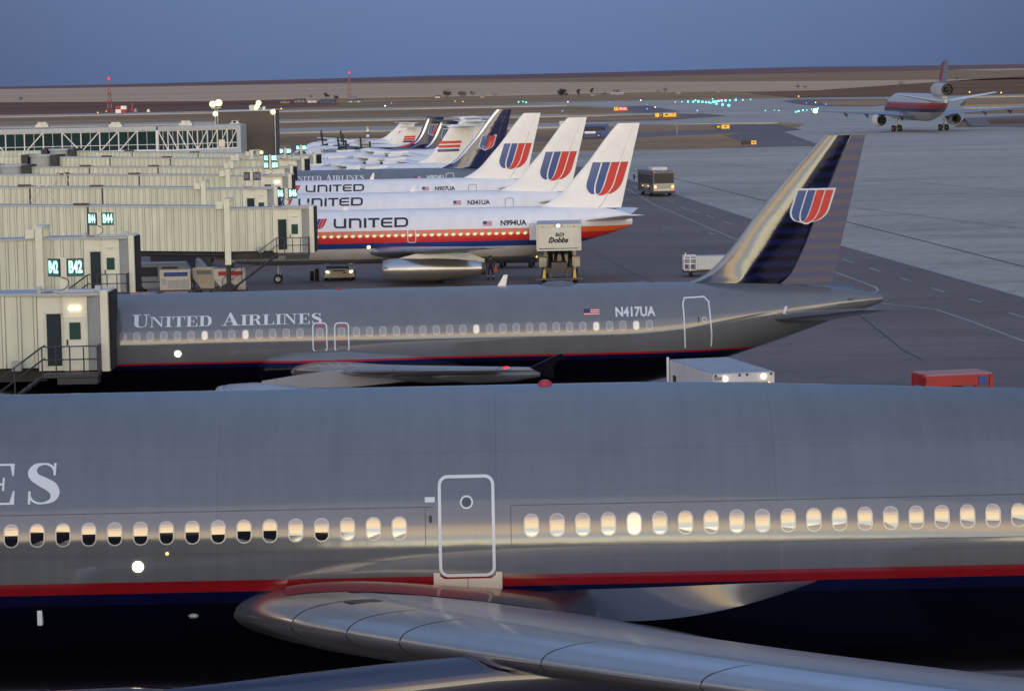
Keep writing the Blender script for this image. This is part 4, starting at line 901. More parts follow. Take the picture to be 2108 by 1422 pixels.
    for a, c in (((1300, 382), (1313, 387)), ((1332, 394), (1345, 399)), ((1373, 411), (1387, 417)), ((1401, 425), (1411, 430)), ((1428, 434), (1440, 439)), ((1455, 443), (1470, 449)), ((1489, 455), (1505, 461)), ((1735, 533), (1757, 540)), ((1790, 551), (1812, 558)), ((1852, 571), (1876, 578)), ((1918, 592), (1945, 600)), ((1995, 614), (2022, 622)), ((2078, 643), (2108, 652))):
        pline('lane_marking', [a, c], .16, -.022, g_paint)
    pline('lane_marking', [(1362, 467), (1382, 468)], .3, -.022, g_paint); pline('lane_marking', [(1300, 583), (1330, 578)], .3, -.022, g_paint); pline('lane_marking', [(1460, 479), (1474, 482)], .3, -.022, g_paint)
    pline('pavement_joint', [(1300, 350), (1410, 372), (1582, 415), (1747, 457), (1900, 495), (2108, 548), (2500, 650)], .22, -.03, g_joint)
    pline('pavement_joint', [(1700, 420), (2108, 470)], .12, -.03, g_joint); pline('pavement_joint', [(1400, 330), (2108, 395)], .12, -.03, g_joint)
    pline('pavement_joint', [(1760, 640), (1860, 720), (1900, 740)], .1, -.021, g_joint)
    for q in ([(1420, 612), (1300, 560), (1225, 520)], [(700, 600), (560, 560)], [(960, 600), (905, 560), (880, 530)]): pline('pavement_joint', q, .1, -.021, g_joint)
ground()
# ---------------------------------------------------------------- boarding bridges
def panel_wall(b, u0, u1, v, zb0, zt0, zb1, zt1, pitch=.46, rib=.06, dep=.05):
    """ribbed sheet wall from u0 to u1 (bottom and top heights at both ends), ribs proud of face v"""
    n = max(2, int((u1-u0)/pitch)); pts = []
    for k in range(n):
        a = u0+(u1-u0)*k/n; c = u0+(u1-u0)*(k+1)/n
        pts += [(a, 0), (c-3*rib, 0), (c-2.3*rib, -dep), (c-.7*rib, -dep), (c, 0)]
    base = len(b.v); vs = []
    for u, d in pts:
        t = (u-u0)/(u1-u0); vs += [(u, v+d, zb0+(zb1-zb0)*t), (u, v+d, zt0+(zt1-zt0)*t)]
    for i in range(len(pts)-1): b.add([vs[2*i], vs[2*i+2], vs[2*i+3], vs[2*i+1]], [(0, 1, 2, 3)], 1 if i % 5 in (1, 3) and rib > .03 else 0)
def tunnel(root, name, u0, u1, v0, v1, zb0, zt0, zb1, zt1, pitch):
    b = MB(); panel_wall(b, u0, u1, v0, zb0, zt0, zb1, zt1, pitch)
    # far wall, floor, roof with a slim overhang
    b.add([(u0, v1, zb0), (u1, v1, zb1), (u1, v1, zt1), (u0, v1, zt0)], [(0, 1, 2, 3)])
    b.add([(u0, v0, zb0), (u1, v0, zb1), (u1, v1, zb1), (u0, v1, zb0)], [(0, 1, 2, 3)])
    for (u, zb, zt) in ((u0, zb0, zt0), (u1, zb1, zt1)): b.add([(u, v0, zb), (u, v1, zb), (u, v1, zt), (u, v0, zt)], [(0, 1, 2, 3)])
    o = b.build(name, [m_jet, m_jetribshade], root, recalc=False)
    r = MB(); h = .10
    r.loft([[(u0, v0-.08, zt0), (u0, v1+.08, zt0), (u0, v1+.08, zt0+h), (u0, v0-.08, zt0+h)], [(u1, v0-.08, zt1), (u1, v1+.08, zt1), (u1, v1+.08, zt1+h), (u1, v0-.08, zt1+h)]]); r.build('roof_edge', m_jetroof, o)
    return o
def gate_sign(gate, x, y, z, s, lit=True, note=''):
    root = thing('gate_sign', '%s gate sign reading %s%s' % ('lit' if lit else 'dark unlit', gate, note), 'gate sign', (x, y, z), 0, 'gate signs on the boarding bridges')
    b = MB(); b.box(-.24*s, .24*s, .0, .30*s, 0, .95*s); b.box(-.19*s, .19*s, -.02*s, .3*s, .95*s, 2.15*s); b.build('post', m_jetcab, root, bevel=.015)
    c = MB(); c.tube(smooth_path([(-.14*s, -.05, .95*s), (.28*s, -.06, .75*s), (.22*s, -.07, .35*s), (-.3*s, -.1, .06), (-1.2*s, -.1, .04)], 5), .018, 5); c.build('cable', m_dark, root)
    for sd, ang in ((-1, R(-38)), (1, R(8))):
        w, h = 1.02*s, 1.12*s
        M3 = Matrix.Rotation(ang, 3, 'Z'); cx = sd*(.22*s+w/2*math.cos(ang)); cy = .10*s if sd > 0 else .12*s+w/2*abs(math.sin(ang))*.5; cz = 1.53*s
        p = MB(); p.rbox((cx, cy, cz), (w, .14*s, h), M3); pn = p.build('sign_panel', m_dark, root)
        f = MB(); f.rbox(Vector((cx, cy, cz))+M3 @ Vector((0, -.075*s, 0)), (w*.93, .012, h*.92), M3); f.build('sign_face', m_signbk if lit else m_signoffbk, pn)
        t = text_flat(gate, .88*s, .035, sx=.62)
        vs = [Vector((cx, cy, cz))+M3 @ Vector((v[0], -.09*s, v[2]*1.18)) for v in t.v]
        q = MB(); q.add(vs, t.f); q.build('figures', m_signlit if lit else m_signoff, pn, recalc=False)
    return root
def railing(root, name, runs, posts, h=1.05):
    b = MB()
    for run in runs:
        for k in (1.0, .52): b.tube([(p[0], p[1], p[2]+h*k) for p in run], .028, 6)
    for p in posts: b.tube([(p[0], p[1], p[2]), (p[0], p[1], p[2]+h)], .028, 6)
    return b.build(name, m_railing, root)
def jetway(gate, right, left, joints, col, label, lamp='off', sign=None, Yl=None, detail=2, cable=(), stair=True, signlit=True, signnote=''):
    """right = (px, py of the roof, Y of the near face); left = the same at the tunnel's far visible point"""
    pr = at(*right); pl = at(*left); d = Vector((pr.x-pl.x, pr.y-pl.y)); ang = math.atan2(d.y, d.x); Lh = d.length
    ext = 6.0 if Yl is None else 0
    root = thing('boarding_bridge', label, 'boarding bridge', (pr.x, pr.y, 0), ang, 'boarding bridges')
    zt = pr.z; H = 2.95; zb = zt-H; W = 2.2
    k = Matrix.Rotation(-ang, 3, 'Z')
    def U(px): # station along the bridge seen at a pixel column
        best = None
        for i in range(600):
            u = -Lh*1.4*i/599; wx = pr.x+u*math.cos(ang); wy = pr.y+u*math.sin(ang); q = 1054+FPX*wx/wy+0.0204*(right[1]-711)
            if best is None or abs(q-px) < best[0]: best = (abs(q-px), u)
        return best[1]
    slope = (pl.z-zt)/Lh
    Z = lambda u, dz=0: zt+dz+max(0, -u-2.6)*slope
    uc = -2.75
    ucol = U(col) if col else uc-3.2
    js = [U(q) for q in joints]; us = [-Lh-ext]+sorted(js)+[ucol-.2]
    dz = .12*len(us)
    for i, (a, c) in enumerate(zip(us, us[1:])):
        o = .07*(len(us)-1-i)
        tunnel(root, 'tunnel_section', a, c-.02, o-.02*0, W-o, Z(a, -H-.0+o*.5), Z(a, .05-o*.4+.1*(len(us)-2-i)*0), Z(c, -H+o*.5), Z(c, .05-o*.4), .47)
        if i < len(us)-2:
            f = MB(); f.box(c-.02, c+.10, o-.09, W-o+.05, Z(c, -H+.05), Z(c, .12)); f.box(c-.95, c+.06, o-.06, o+.5, Z(c, .10), Z(c, .26)); f.build('joint_frame', m_soot, root)
    # inner section to the cab
    tunnel(root, 'inner_tunnel', ucol+.2, uc, .10, W-.1, zb+.12, zt-.02, zb+.12, zt-.02, .55)
    # lift column
    c = MB(); c.box(ucol-.2, ucol+.2, -.28, .12, zb-.75, zt+.62); c.box(ucol-.2, ucol+.2, W-.1, W+.3, zb-.75, zt+.62); c.box(ucol-.24, ucol+.24, -.3, W+.32, zt+.62, zt+.72)
    c.box(ucol-.75, ucol-.25, -.2, .0, zt+.05, zt+.55); c.build('lift_column', m_jetcab, root, bevel=.02)
    c = MB(); c.tube([(ucol, -.1, zb-.75), (ucol, -.1, .5)], .16, 10); c.tube([(ucol, W+.1, zb-.75), (ucol, W+.1, .5)], .16, 10); c.box(ucol-.5, ucol+.5, -.4, W+.4, .45, .75)
    for v in (-.25, W+.25): c.lathe([(-.2, .05), (-.2, .48), (.2, .48), (.2, .05)], (ucol, v, .5), 'y', 18)
    c.build('wheel_carriage', m_dark, root)
    # cab: glass, door leaf, louvred side, hood, bellows
    b = MB(); b.box(uc, -.30, .30, W, zb-.0, zt-.0); b.box(uc, -1.74, .06, .30, zb, zt-.02); b.box(-1.74, -.80, -.10, .06, zb, zt-.05); b.box(-.80, -.30, .02, .30, zb, zt-.05)
    cab = b.build('cab', m_jetcab, root)
    g = MB(); g.box(-2.44, -1.80, .03, .06, zb+.15, zb+2.25); gl = g.build('side_glass', m_glass, cab)
    g = MB(); fl = MB(); fl_ribbon(fl, [(-2.44, zb+.15), (-1.80, zb+.15), (-1.80, zb+2.25), (-2.44, zb+2.25)], .07, 0, 0, True); g.add([(v[0], .022, v[2]) for v in fl.v], fl.f); g.build('frame', m_jet, gl)
    g = MB(); g.box(-1.68, -.86, -.135, -.10, zb+.08, zb+2.12); dr = g.build('door', m_jetcab, cab, bevel=.012)
    g = MB(); g.box(-1.50, -1.06, -.15, -.133, zb+1.22, zb+1.88); g.build('window', m_glassg, dr); g = MB(); g.box(-1.62, -1.56, -.19, -.135, zb+1.0, zb+1.22); g.build('handle', m_dark, dr)
    g = MB()
    if lamp == 'on':
        for du in (-.13, .13): g.ball((-1.27+du, -.16, zt-.52), (.10, .06, .075))
        g.build('lamp', m_lamp, cab, smooth=True)
    else:
        g.ball((-1.27, -.14, zt-.52), (.2, .06, .05)); g.build('lamp', m_jetcab, cab, smooth=True)
    if lamp == 'glow': pass
    gp_ = MB(); panel_wall(gp_, -.80, -.26, .0, zb+.02, zt-.08, zb+.02, zt-.08, .085, .02, .03); gp_.build('louvre_panel', [m_jetgrey, m_jetribshade], cab, recalc=False)
    h = MB(); h.box(-.30, .0, -.06, W+.06, zb-.06, zt+.14); h.build('hood', m_jetcab, root, bevel=.03)
    h = MB()
    for i in range(2): h.box(.0+.06*i, .045+.06*i, .2, W-.1, zb+.0, zt+.05)
    h.box(.0, .11, .26, W-.15, zb+.06, zt-.02); h.build('bellows', m_rubber, root)
    r = MB(); q = [(-2.9, -.02), (-1.9, -.10), (-1.7, -.22), (-.9, -.26), (-.45, -.16), (-.3, -.02)]; q = q+[(-.3, W+.05), (-2.9, W+.05)]
    n = len(q); r.add([(x, y, zt-.04) for x, y in q]+[(x, y, zt+.07) for x, y in q], [tuple(range(n))[::-1], tuple(range(n, 2*n))]+[(i, (i+1) % n, (i+1) % n+n, i+n) for i in range(n)]); r.build('cab_roof', m_jetroof, root)
    r = MB(); r.box(-2.6, -.35, .25, .45, zt+.09, zt+.17); r.box(-2.1, -.5, -.05, .05, zt+.09, zt+.15); r.box(-2.75, -2.6, .1, .5, zt+.07, zt+.3); r.box(-.5, -.3, .15, .5, zt+.07, zt+.32); r.build('roof_rail', m_jetroof, root)
    # landing and stair down to the apron
    if stair:
        pz = zb-.02; fz = -1.0
        s = MB(); s.box(-2.46, -.30, -1.05, -.13, pz-.16, pz-.02); s.box(-1.9, -.35, -1.0, -.1, pz-.42, pz-.18)
        n = 14
        for i in range(n):
            u = -2.5-.26*i; z = pz-.02-.19*(i+1); s.box(u-.28, u, -1.0, -.2, z-.04, z)
        for v in (-1.02, -.18): s.tube([(-2.45, v, pz-.1), (-2.5-.26*n, v, pz-.1-.19*n)], .07, 4)
        st = s.build('service_stair', m_railing, root)
        railing(st, 'handrail', [[(-2.46, -1.02, pz), (-.32, -1.02, pz)], [(-.32, -1.02, pz), (-.32, -.15, pz)], [(-2.46, -1.02, pz), (-2.5-.26*n, -1.02, pz-.19*n)], [(-2.46, -.2, pz), (-2.5-.26*n, -.2, pz-.19*n)]],
                [(-2.46+.535*i, -1.02, pz) for i in range(5)]+[(-.32, -.15, pz), (-.32, -.6, pz)]+[(-2.5-.26*i, -1.02, pz-.19*i) for i in (4, 9, 14)])
    if detail > 1:
        m = MB(); m.box(uc-1.0, uc-.65, -.35, -.05, zb+.05, zb+.42); m.build('junction_box', m_jetgrey, root)
        m = MB(); m.box(ucol-.9, uc+.2, .5, W-.5, zb-.45, zb+.05); m.tube([(us[0], .3, Z(us[0], -H-.15)), (ucol, .3, zb-.12)], .15, 6); m.tube([(us[0], W-.3, Z(us[0], -H-.15)), (ucol, W-.3, zb-.12)], .15, 6); m.build('under_frame', m_dark, root)
    for q in cable:
        u = U(q); c = MB(); z = Z(u, .0); c.tube([(u+.32*math.cos(PI*k/10), -.12, z+.05+.2*math.sin(PI*k/10)) for k in range(11)], .05, 6); c.tube([(u-.3, -.13, z), (u-1.0, -.13, z-1.0)], .035, 5); c.tube([(u+.3, -.13, z), (u+1.0, -.13, z-1.0)], .035, 5); c.build('cable_loop', m_jetcab, root)
    if Yl is not None:
        u = -Lh; z = Z(u); t = MB(); t.lathe([(z-H-.3, 1.3), (z-H-.3, 1.35), (z+.1, 1.35)], (u-.9, .5, 0), 'z', 28); rt = t.build('rotunda', m_jetgrey, root, smooth=True)
        t = MB(); t.lathe([(z+.1, .01), (z+.1, 1.5), (z+.30, 1.5), (z+.30, .01)], (u-.9, .5, 0), 'z', 28); t.build('rotunda_roof', m_jetroof, rt)
        t = MB(); t.box(u+.35, u+1.15, -.5, W+.15, z-H-.1, z+.26); t.build('rotunda_curtain', m_dark, rt); t = MB(); t.box(u-2.9, u-2.15, -.6, W+.3, z-H-.1, z+.32); t.build('rotunda_curtain', m_dark, rt)
        t = MB(); panel_wall(t, u-22, u-2.9, -.2, z-H, z+.1, z-H, z+.1, .5); t.box(u-22, u-2.9, -.15, W+.2, z-H, z+.1); t.build('fixed_walkway', [m_jet, m_jetribshade], root, recalc=False)
        t = MB(); t.tube([(u-1.2, W/2, z-H-.3), (u-1.2, W/2, 0)], .45, 14); t.build('rotunda_column', m_jetcab, rt)
    if sign:
        p = at(sign[0], sign[1], right[2]+.35); s = .62*sign[2]
        gate_sign(gate, p.x, right[2]+.35, zt+.08, s, signlit, signnote)
    return root
def bridges():
    jetway('B42', (221, 605, 115.5), (0, 617, 115.5), [], -70, 'nearest beige boarding bridge with lit door lamp at gate B42', 'on', (132, 590, 1.0), signnote=' on the nearest bridge roof')
    jetway('B44', (275, 489, 163), (0, 500, 163), [], 80, 'beige boarding bridge of gate B44 with no aircraft at its cab', 'off', (205, 480, 1.0), signnote=' over the bridge without an aircraft')
    jetway('B46', (645, 428, 200.5), (0, 423, 200.5), [180], 467, 'long beige boarding bridge with stairs docked at the white jet N994UA', 'off', (590, 428, .95), signnote=' in front of the white jet noses', cable=())
    jetway('B48', (571, 388, 234), (0, 385, 234), [61, 211], 419, 'beige boarding bridge of gate B48 behind the one with stairs', 'off', (518, 388, .95), signlit=False, signnote=' above the white jet nose', cable=(89,), stair=False, detail=1)
    jetway('B50', (600, 362, 263), (0, 359.5, 264), [139, 286], 470, 'beige boarding bridge with glowing cab lamp ending below two stacked signs', 'on', (557, 362, .9), signnote=', lower of the two stacked signs', cable=(128,), stair=False, detail=1)
    jetway('B52', (603, 345, 290), (40, 344, 292), [184, 325], 478, 'beige boarding bridge with its grey rotunda cut off by the left edge', 'off', (556, 345, .9), signnote=', upper of the two stacked signs', Yl=1, stair=False, detail=1)
    jetway('B54', (626, 329, 318), (100, 322.5, 323), [227, 351], 490, 'beige boarding bridge ending at the larger silver rotunda', 'off', (587, 329, .9), signnote=' just right of the stacked signs', Yl=1, stair=False, detail=1)
    jetway('B56', (650, 320, 342), (137, 310, 348), [273, 408], 520, 'farthest beige boarding bridge, in front of the glass walkway', 'off', (620, 320, .85), signnote=', farthest right of the far row', Yl=1, stair=False, detail=1)
bridges()
# ---------------------------------------------------------------- glass walkway and the brown block
def walkway():
    Y = 420; root = thing('glass_walkway', 'long glass sided walkway with white diagonal truss bars before the brown block', 'walkway', (0, Y, 0))
    X = lambda px: at(px, 290, Y).x
    roof = MB(); skirt = MB(); gl = MB(); fr = MB(); inn = MB()
    def sec(x0, x1, y0, y1, zb0, zt0, zb1, zt1, n, diag, dep=5):
        gl.add([(x0, y0, zb0), (x1, y1, zb1), (x1, y1, zt1), (x0, y0, zt0)], [(0, 1, 2, 3)])
        roof.loft([[(x0, y0-.3, zt0+.02), (x0, y0+dep, zt0+.02), (x0, y0+dep, zt0+.55), (x0, y0-.3, zt0+.55)], [(x1, y1-.3, zt1+.02), (x1, y1+dep, zt1+.02), (x1, y1+dep, zt1+.55), (x1, y1-.3, zt1+.55)]])
        skirt.loft([[(x0, y0-.25, zb0-.75), (x0, y0+dep, zb0-.75), (x0, y0+dep, zb0-.02), (x0, y0-.25, zb0-.02)], [(x1, y1-.25, zb1-.75), (x1, y1+dep, zb1-.75), (x1, y1+dep, zb1-.02), (x1, y1-.25, zb1-.02)]])
        P = lambda t, k, o=.12: (x0+(x1-x0)*t, y0+(y1-y0)*t-o, (zb0+(zb1-zb0)*t)*(1-k)+(zt0+(zt1-zt0)*t)*k)
        for i in range(n+1): fr.tube([P(i/n, 0), P(i/n, 1)], .09, 4)
        for i, dg in enumerate(diag):
            if dg: fr.tube([P(i/n, 1 if dg > 0 else 0, .14), P((i+1)/n, 0 if dg > 0 else 1, .14)], .085, 4)
        for k in (.01, .3, .99): fr.tube([P(0, k, .1), P(1, k, .1)], .05 if k == .3 else .13, 4)
        for i in range(n): fr.tube([P((i+.5)/n, 0, .05), P((i+.5)/n, 1, .05)], .035, 4)
    z = lambda px, py, yy=Y: at(px, py, yy).z
    sec(X(-260), X(322), 0, 0, z(240, 312), z(240, 271), z(240, 312), z(240, 270), 15, [1, 0, -1, 1, 0, -1, 1, 0, -1, 0, 1, -1, -1, -1, 0][:15])
    sec(X(326), X(497), 0, -6, z(326, 311.5), z(326, 269), z(497, 305, Y-6), z(497, 264.5, Y-6), 8, [1, 1, 1, 1, -1, -1, -1, -1], 9)
    fr.build('truss_frame', m_white, root); roof.build('roof', m_jetroof, root); skirt.build('skirt', m_jetroof, root); g = gl.build('glazing', m_glassd, root)
    e = MB(); xe = X(497); zt = z(497, 264.5, Y-6); zb = z(497, 305, Y-6); e.box(xe-.05, X(504), -6.25, 3, zb-.75, zt+.5); e.build('end_wall', m_jetroof, root)
    e = MB(); e.box(X(322.5), X(325.5), -.4, 2, z(322, 313), z(322, 268)); e.build('corner_post', m_white, root)
    e = MB(); e.rbox((X(466), -5.0, z(466, 300, Y-6)+.3), (1.2, .1, 1.0), Matrix.Identity(3)); e.build('board_panel', m_tan, root)
    for x0, x1 in ((70, 97), (222, 249), (367, 394), (471, 492)):
        zt = z((x0+x1)/2, 266 if x0 < 300 else 263); b = MB(); b.box(X(x0), X(x1), 1.5, 3.5, zt+.2, zt+.62); b.box(X(x0)+.3, X(x0)+.9, 1.7, 3.2, zt+.62, zt+.95); b.box(X(x1)-.95, X(x1)-.25, 1.7, 3.2, zt+.62, zt+.9); b.tube([(X(x0)+1.2, 2, zt+.6), (X(x0)+1.2, 2, zt+1.1)], .05); b.build('roof_unit', m_alu, root)
    Yb = 424; br = thing('building', 'windowless dark brown block at the end of the glass walkway', 'building', (0, Yb, 0))
    X = lambda px: at(px, 270, Yb).x
    b = MB(); b.box(X(441), X(560), 3.2, 14, 0, z(530, 229.5, Yb)); b.build('wall', m_brownwall, br)
    b = MB(); zz = z(530, 229.5, Yb); b.box(X(441)-.1, X(560)+.12, 3.05, 14.1, zz, zz+.16); b.build('parapet', m_jetroof, br)
    b = MB(); b.box(X(508), X(522), 5, 8, zz+.16, zz+.85); b.build('roof_unit', m_alu, br); b = MB(); b.box(X(536), X(541), 5, 6, zz+.16, zz+.6); b.build('roof_unit', m_white, br)
    b = MB(); b.box(X(560)+.15, X(560)+.28, 2.9, 3.1, 3, zz+.3); b.build('downpipe', m_jetroof, br)
    # lamps
    def mast(label, px, ybase, ytop, Yp, heads):
        o = thing('floodlight', label, 'floodlight', (at(px, ybase, Yp).x, Yp, at(px, ybase, Yp).z)); h = at(px, ytop, Yp).z-o.location.z
        b = MB(); b.tube([(-.12, 0, 0), (-.12, 0, h)], .07, 6); b.tube([(.25, 0, 0), (.25, 0, h*.9)], .06, 6); b.box(-.6, .7, -.1, .1, h-.1, h); b.build('pole', m_alu, o)
        for dx, dz, r_ in heads: MB().ball((dx, -.25, h+dz), (r_, r_*.6, r_*.95)).build('lamp_head', m_flood, o, smooth=True)
    mast('tall floodlight mast with bright yellow heads on the walkway roof', 445, 258, 222, 417, [(-.38, .5, .46), (.45, .65, .5), (-.05, -.85, .36)])
    mast('short tilted floodlight standing on the brown block roof', 529, 229, 222, 428, [(.1, .28, .32), (.28, .68, .38), (-.1, -.08, .27)])
    for px, py, lab in ((562, 231, 'single round lamp at the brown block top right corner'), (538, 314, 'small round lamp low on the brown block wall')):
        p = at(px, py, Yb+2.6); o = thing('wall_lamp', lab, 'lamp', p); MB().ball((0, 0, 0), .36 if py < 250 else .26).build('bulb', m_flood, o, smooth=True); b = MB(); b.tube([(0, .1, 0), (0, .55, -.1)], .05, 6); b.build('bracket', m_dark, o)
m_glassd = mat('walkway glass', (.014, .038, .042), .08, ior=1.5, var=.3, nscale=.4); m_brownwall = mat('brown wall', (.115, .092, .078), .8, var=.1, nscale=.3)
walkway()
m_finshade = mat('grey blue fin paint', (.20, .21, .26), .4, var=.05)
m_dullwhite = mat('dull white paint', (.40, .40, .43), .4, var=.05)
# ---------------------------------------------------------------- commuter aircraft beyond
def four_jet(label, Y, tailpx, col, textpx=None, emb=True):
    X0 = at(tailpx, 260, Y).x; root = thing('regional_jet', label, 'regional jet', (X0, Y, 0), R(31), 'white four engined commuter jets')
    f = Fus(stations(-27.5, 1.2, 3.0, 1.78, 1.78, [(-8, 4.78, 1.22, 1.78), (-5, 4.75, 1.7, 1.6), (-2, 4.55, 2.5, 1.1), (0, 4.3, 3.0, .6), (1.2, 4.0, 3.4, .2)], 4.5))
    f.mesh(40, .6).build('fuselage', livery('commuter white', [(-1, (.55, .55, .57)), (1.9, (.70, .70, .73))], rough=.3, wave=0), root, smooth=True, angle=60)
    fin = Fin([(-7.5, 4.6), (-5.6, 5.3), (-4.2, 6.6), (-2.6, 8.7)], [(-.6, 4.4), (.6, 8.7)], .1, .25); fin.mesh(0, 1).build('fin', m_white, root, smooth=True)
    MB().lathe([(0, .02), (.6, .22), (2.4, .26), (4.2, .02)], (-3.1, 0, 8.7), 'x', 12).build('fin_cap', m_white, root, smooth=True)
    for s in (-1, 1):
        wing_mesh([(.1, -2.4, 8.75, 2.6, .1, 0), (5.5, -.7, 8.8, 1.2, .09, 0)], s, 5).build('tailplane', m_white, root, smooth=True)
        w = wing_mesh([(.5, -17.6, 4.9, 4.4, .13, 2), (13.2, -15.1, 4.1, 1.6, .11, 0)], s, 6).build('wing', m_white, root, smooth=True)
        for y, x in ((4.2, -18.6), (7.3, -18.0)):
            e = MB(); e.lathe([(0, .52), (.08, .58), (.8, .66), (2.2, .6), (3.0, .42)], (x, y*s, 3.95), 'x', 18); en = e.build('engine', m_white, root, smooth=True)
            d = MB(); d.lathe([(.06, .5), (.12, .001)], (x, y*s, 3.95), 'x', 16); d.build('fan', m_dark, en); p = MB(); p.box(x+.5, x+3.2, y*s-.1, y*s+.1, 4.3, 4.85); p.build('pylon', m_white, en)
        gear(root, 'main_gear', -13.5, 2.3*s, 1.6, .45, [(0, -.2), (0, .2)], .3)
    gear(root, 'nose_gear', -24, 0, 1.5, .3, [(0, 0)], .2)
    b = MB(); fl_rect(b, -26.0, 3.35, -25.1, 3.8); skin_mesh('cockpit_window', b, m_glass, root, f.ry, .02)
    b = text_flat('UNITED', .62, .02, sx=1.2); t2 = text_flat('EXPRESS', .5, .02, sx=1.2); shift(t2, 0, -.62); b.add(t2.v, t2.f); shift(b, -22.6, 3.9); skin_mesh('title_lettering', b, m_ink, root, f.ry, .02)
    b = text_flat('N851AW', .5, .02) if False else None
    if emb:
        e = MB()
        for k in range(3): fl_rect(e, -4.4+.15*k, 5.9+.45*k, -1.6+.15*k, 6.2+.45*k, 0, 1 if k else 0)
        skin_mesh('tail_emblem', e, [m_blue, m_redtail], root, fin.half, .03, dx=.25, dz=.2)
    return root
def turboprop(label, Y, tailpx, tailpy, grey, grp):
    X0 = at(tailpx, 255, Y).x; root = thing('turboprop', label, 'turboprop', (X0, Y, 0), R(27), grp); zt = at(tailpx, tailpy, Y).z
    f = Fus(stations(-21.5, 1.0, 2.6, 1.32, 1.3, [(-8, 3.92, 1.28, 1.3), (-5, 3.9, 1.7, 1.1), (-2, 3.8, 2.5, .7), (1.0, 3.5, 3.1, .15)], 3.5))
    pm = livery('commuter grey', [(-1, NAVY), (1.9, RED), (2.05, (.17, .19, .20))], rough=.3, wave=0) if grey else livery('commuter stripe', [(-1, (.5, .5, .5)), (1.9, (.02, .03, .1)), (2.25, (.70, .70, .72))], rough=.3, wave=0)
    f.mesh(36, .6).build('fuselage', pm, root, smooth=True, angle=60)
    fin = Fin([(-8.0, 3.7), (-5.5, 4.2), (-4.3, 4.9), (-2.3, zt)], [(-.2, 3.4), (.45, zt)], .1, .25); fin.mesh(0, 1).build('fin', m_navy if grey else m_white, root, smooth=True)
    if grey:
        b = MB(); rr = []
        for i in range(12):
            z = 4.5+(zt-4.5)*i/11; x0 = fin.le(z); rr.append([(x0+.55*u-.006, -(fin.half(x0+.55*u, z)+.006), z) for u in (1, .5, 0)]+[(x0+.55*u, fin.half(x0+.55*u, z)+.006, z) for u in (.5, 1)])
        b.loft(rr, closed=False, cap=False).build('fin_leading_edge', m_slat, root, smooth=True)
        e = emblem(-2.1, zt-2.6, 1.5, 1.5, .33, .06); skin_mesh('tail_emblem', e, [m_blue, m_red, m_letter], root, fin.half, .02, dx=None, dz=None)
    else:
        e = MB()
        for k in range(3): fl_rect(e, -2.9+.12*k, zt-2.3+.36*k, -.9+.12*k, zt-2.0+.36*k, 0, 1 if k else 0)
        skin_mesh('tail_emblem', e, [m_blue, m_redtail], root, fin.half, .03, dx=.25, dz=.2)
        e = MB(); fl_poly(e, [(-6.5, 3.0), (.0, 3.4), (.2, 4.7), (-2, 3.75)]); skin_mesh('tail_stripe', e, m_redtail, root, lambda x, z: max(fin.half(x, z), f.ry(x, z)), .03, dx=.4, dz=.2)
    for s in (-1, 1):
        wing_mesh([(.1, -2.3, zt+.05, 2.1, .1, 0), (3.8, -1.6, zt+.05, 1.2, .1, 0)], s, 4).build('tailplane', m_gray if grey else m_white, root, smooth=True)
        wing_mesh([(.3, -12.6, 4.05, 2.6, .14, 2), (12.6, -12.0, 4.3, 1.4, .12, 0)], s, 5).build('wing', m_gray if grey else m_white, root, smooth=True)
        MB().lathe([(0, .12), (.3, .30), (1.4, .40), (3.4, .34), (5, .1)], (-14.6, 4.0*s, 3.75), 'x', 16).build('engine', m_gray if grey else m_white, root, smooth=True)
        p = MB()
        for k in range(4):
            a = R(8)+k*PI/2; p.rbox((-14.7, 4.0*s+math.sin(a)*.98, 3.75+math.cos(a)*.98), (.10, .42, 1.95), Matrix.Rotation(-a, 3, 'X'))
        p.ball((-14.75, 4.0*s, 3.75), .22); p.build('propeller', m_dark, root)
        gear(root, 'main_gear', -11.5, 3.9*s, 3.3, .4, [(0, -.2), (0, .2)], .25)
    gear(root, 'nose_gear', -19.3, 0, 1.4, .3, [(0, 0)], .2)
    b = MB(); fl_rect(b, -20.6, 2.75, -19.7, 3.2); skin_mesh('cockpit_window', b, m_glass, root, f.ry, .02)
    if grey:
        b = MB(); xe = serif_word(b, 'UNITED', 0, 0, .75, .8, .04, (0,)); b.v = [(-17.5+v[0], v[1], 2.9+v[2]) for v in b.v]; skin_mesh('title_lettering', b, m_letter, root, f.ry, .02, dx=None)
    else:
        b = text_flat('UNITED EXPRESS', .62, .03, sx=1.15); shift(b, -14.6, 3.15); skin_mesh('title_lettering', b, m_ink, root, f.ry, .02, dx=None)
    return root
m_redtail = mat('orange red marking', (.62, .05, .03), .4, var=0)
four_jet('white four engined jet with T tail nearest behind the grey twin jet', 338, 968, m_white)
four_jet('white four engined jet with T tail, middle one of the three', 368, 990, m_white)
four_jet('white four engined jet with T tail, farthest of the three', 398, 985, m_white, emb=False)
turboprop('grey turboprop with navy tail and red emblem, left of its twin', 440, 908, 241, True, 'grey turboprops with navy tails')
turboprop('grey turboprop with navy tail half hidden by the white T tails', 416, 936, 249, True, 'grey turboprops with navy tails')
turboprop('white turboprop with orange belly stripe under its tail, nearer of two', 470, 862, 262.5, False, 'white turboprops with orange marks')
turboprop('white turboprop with orange tail mark, farther of two', 498, 849, 253.5, False, 'white turboprops with orange marks')

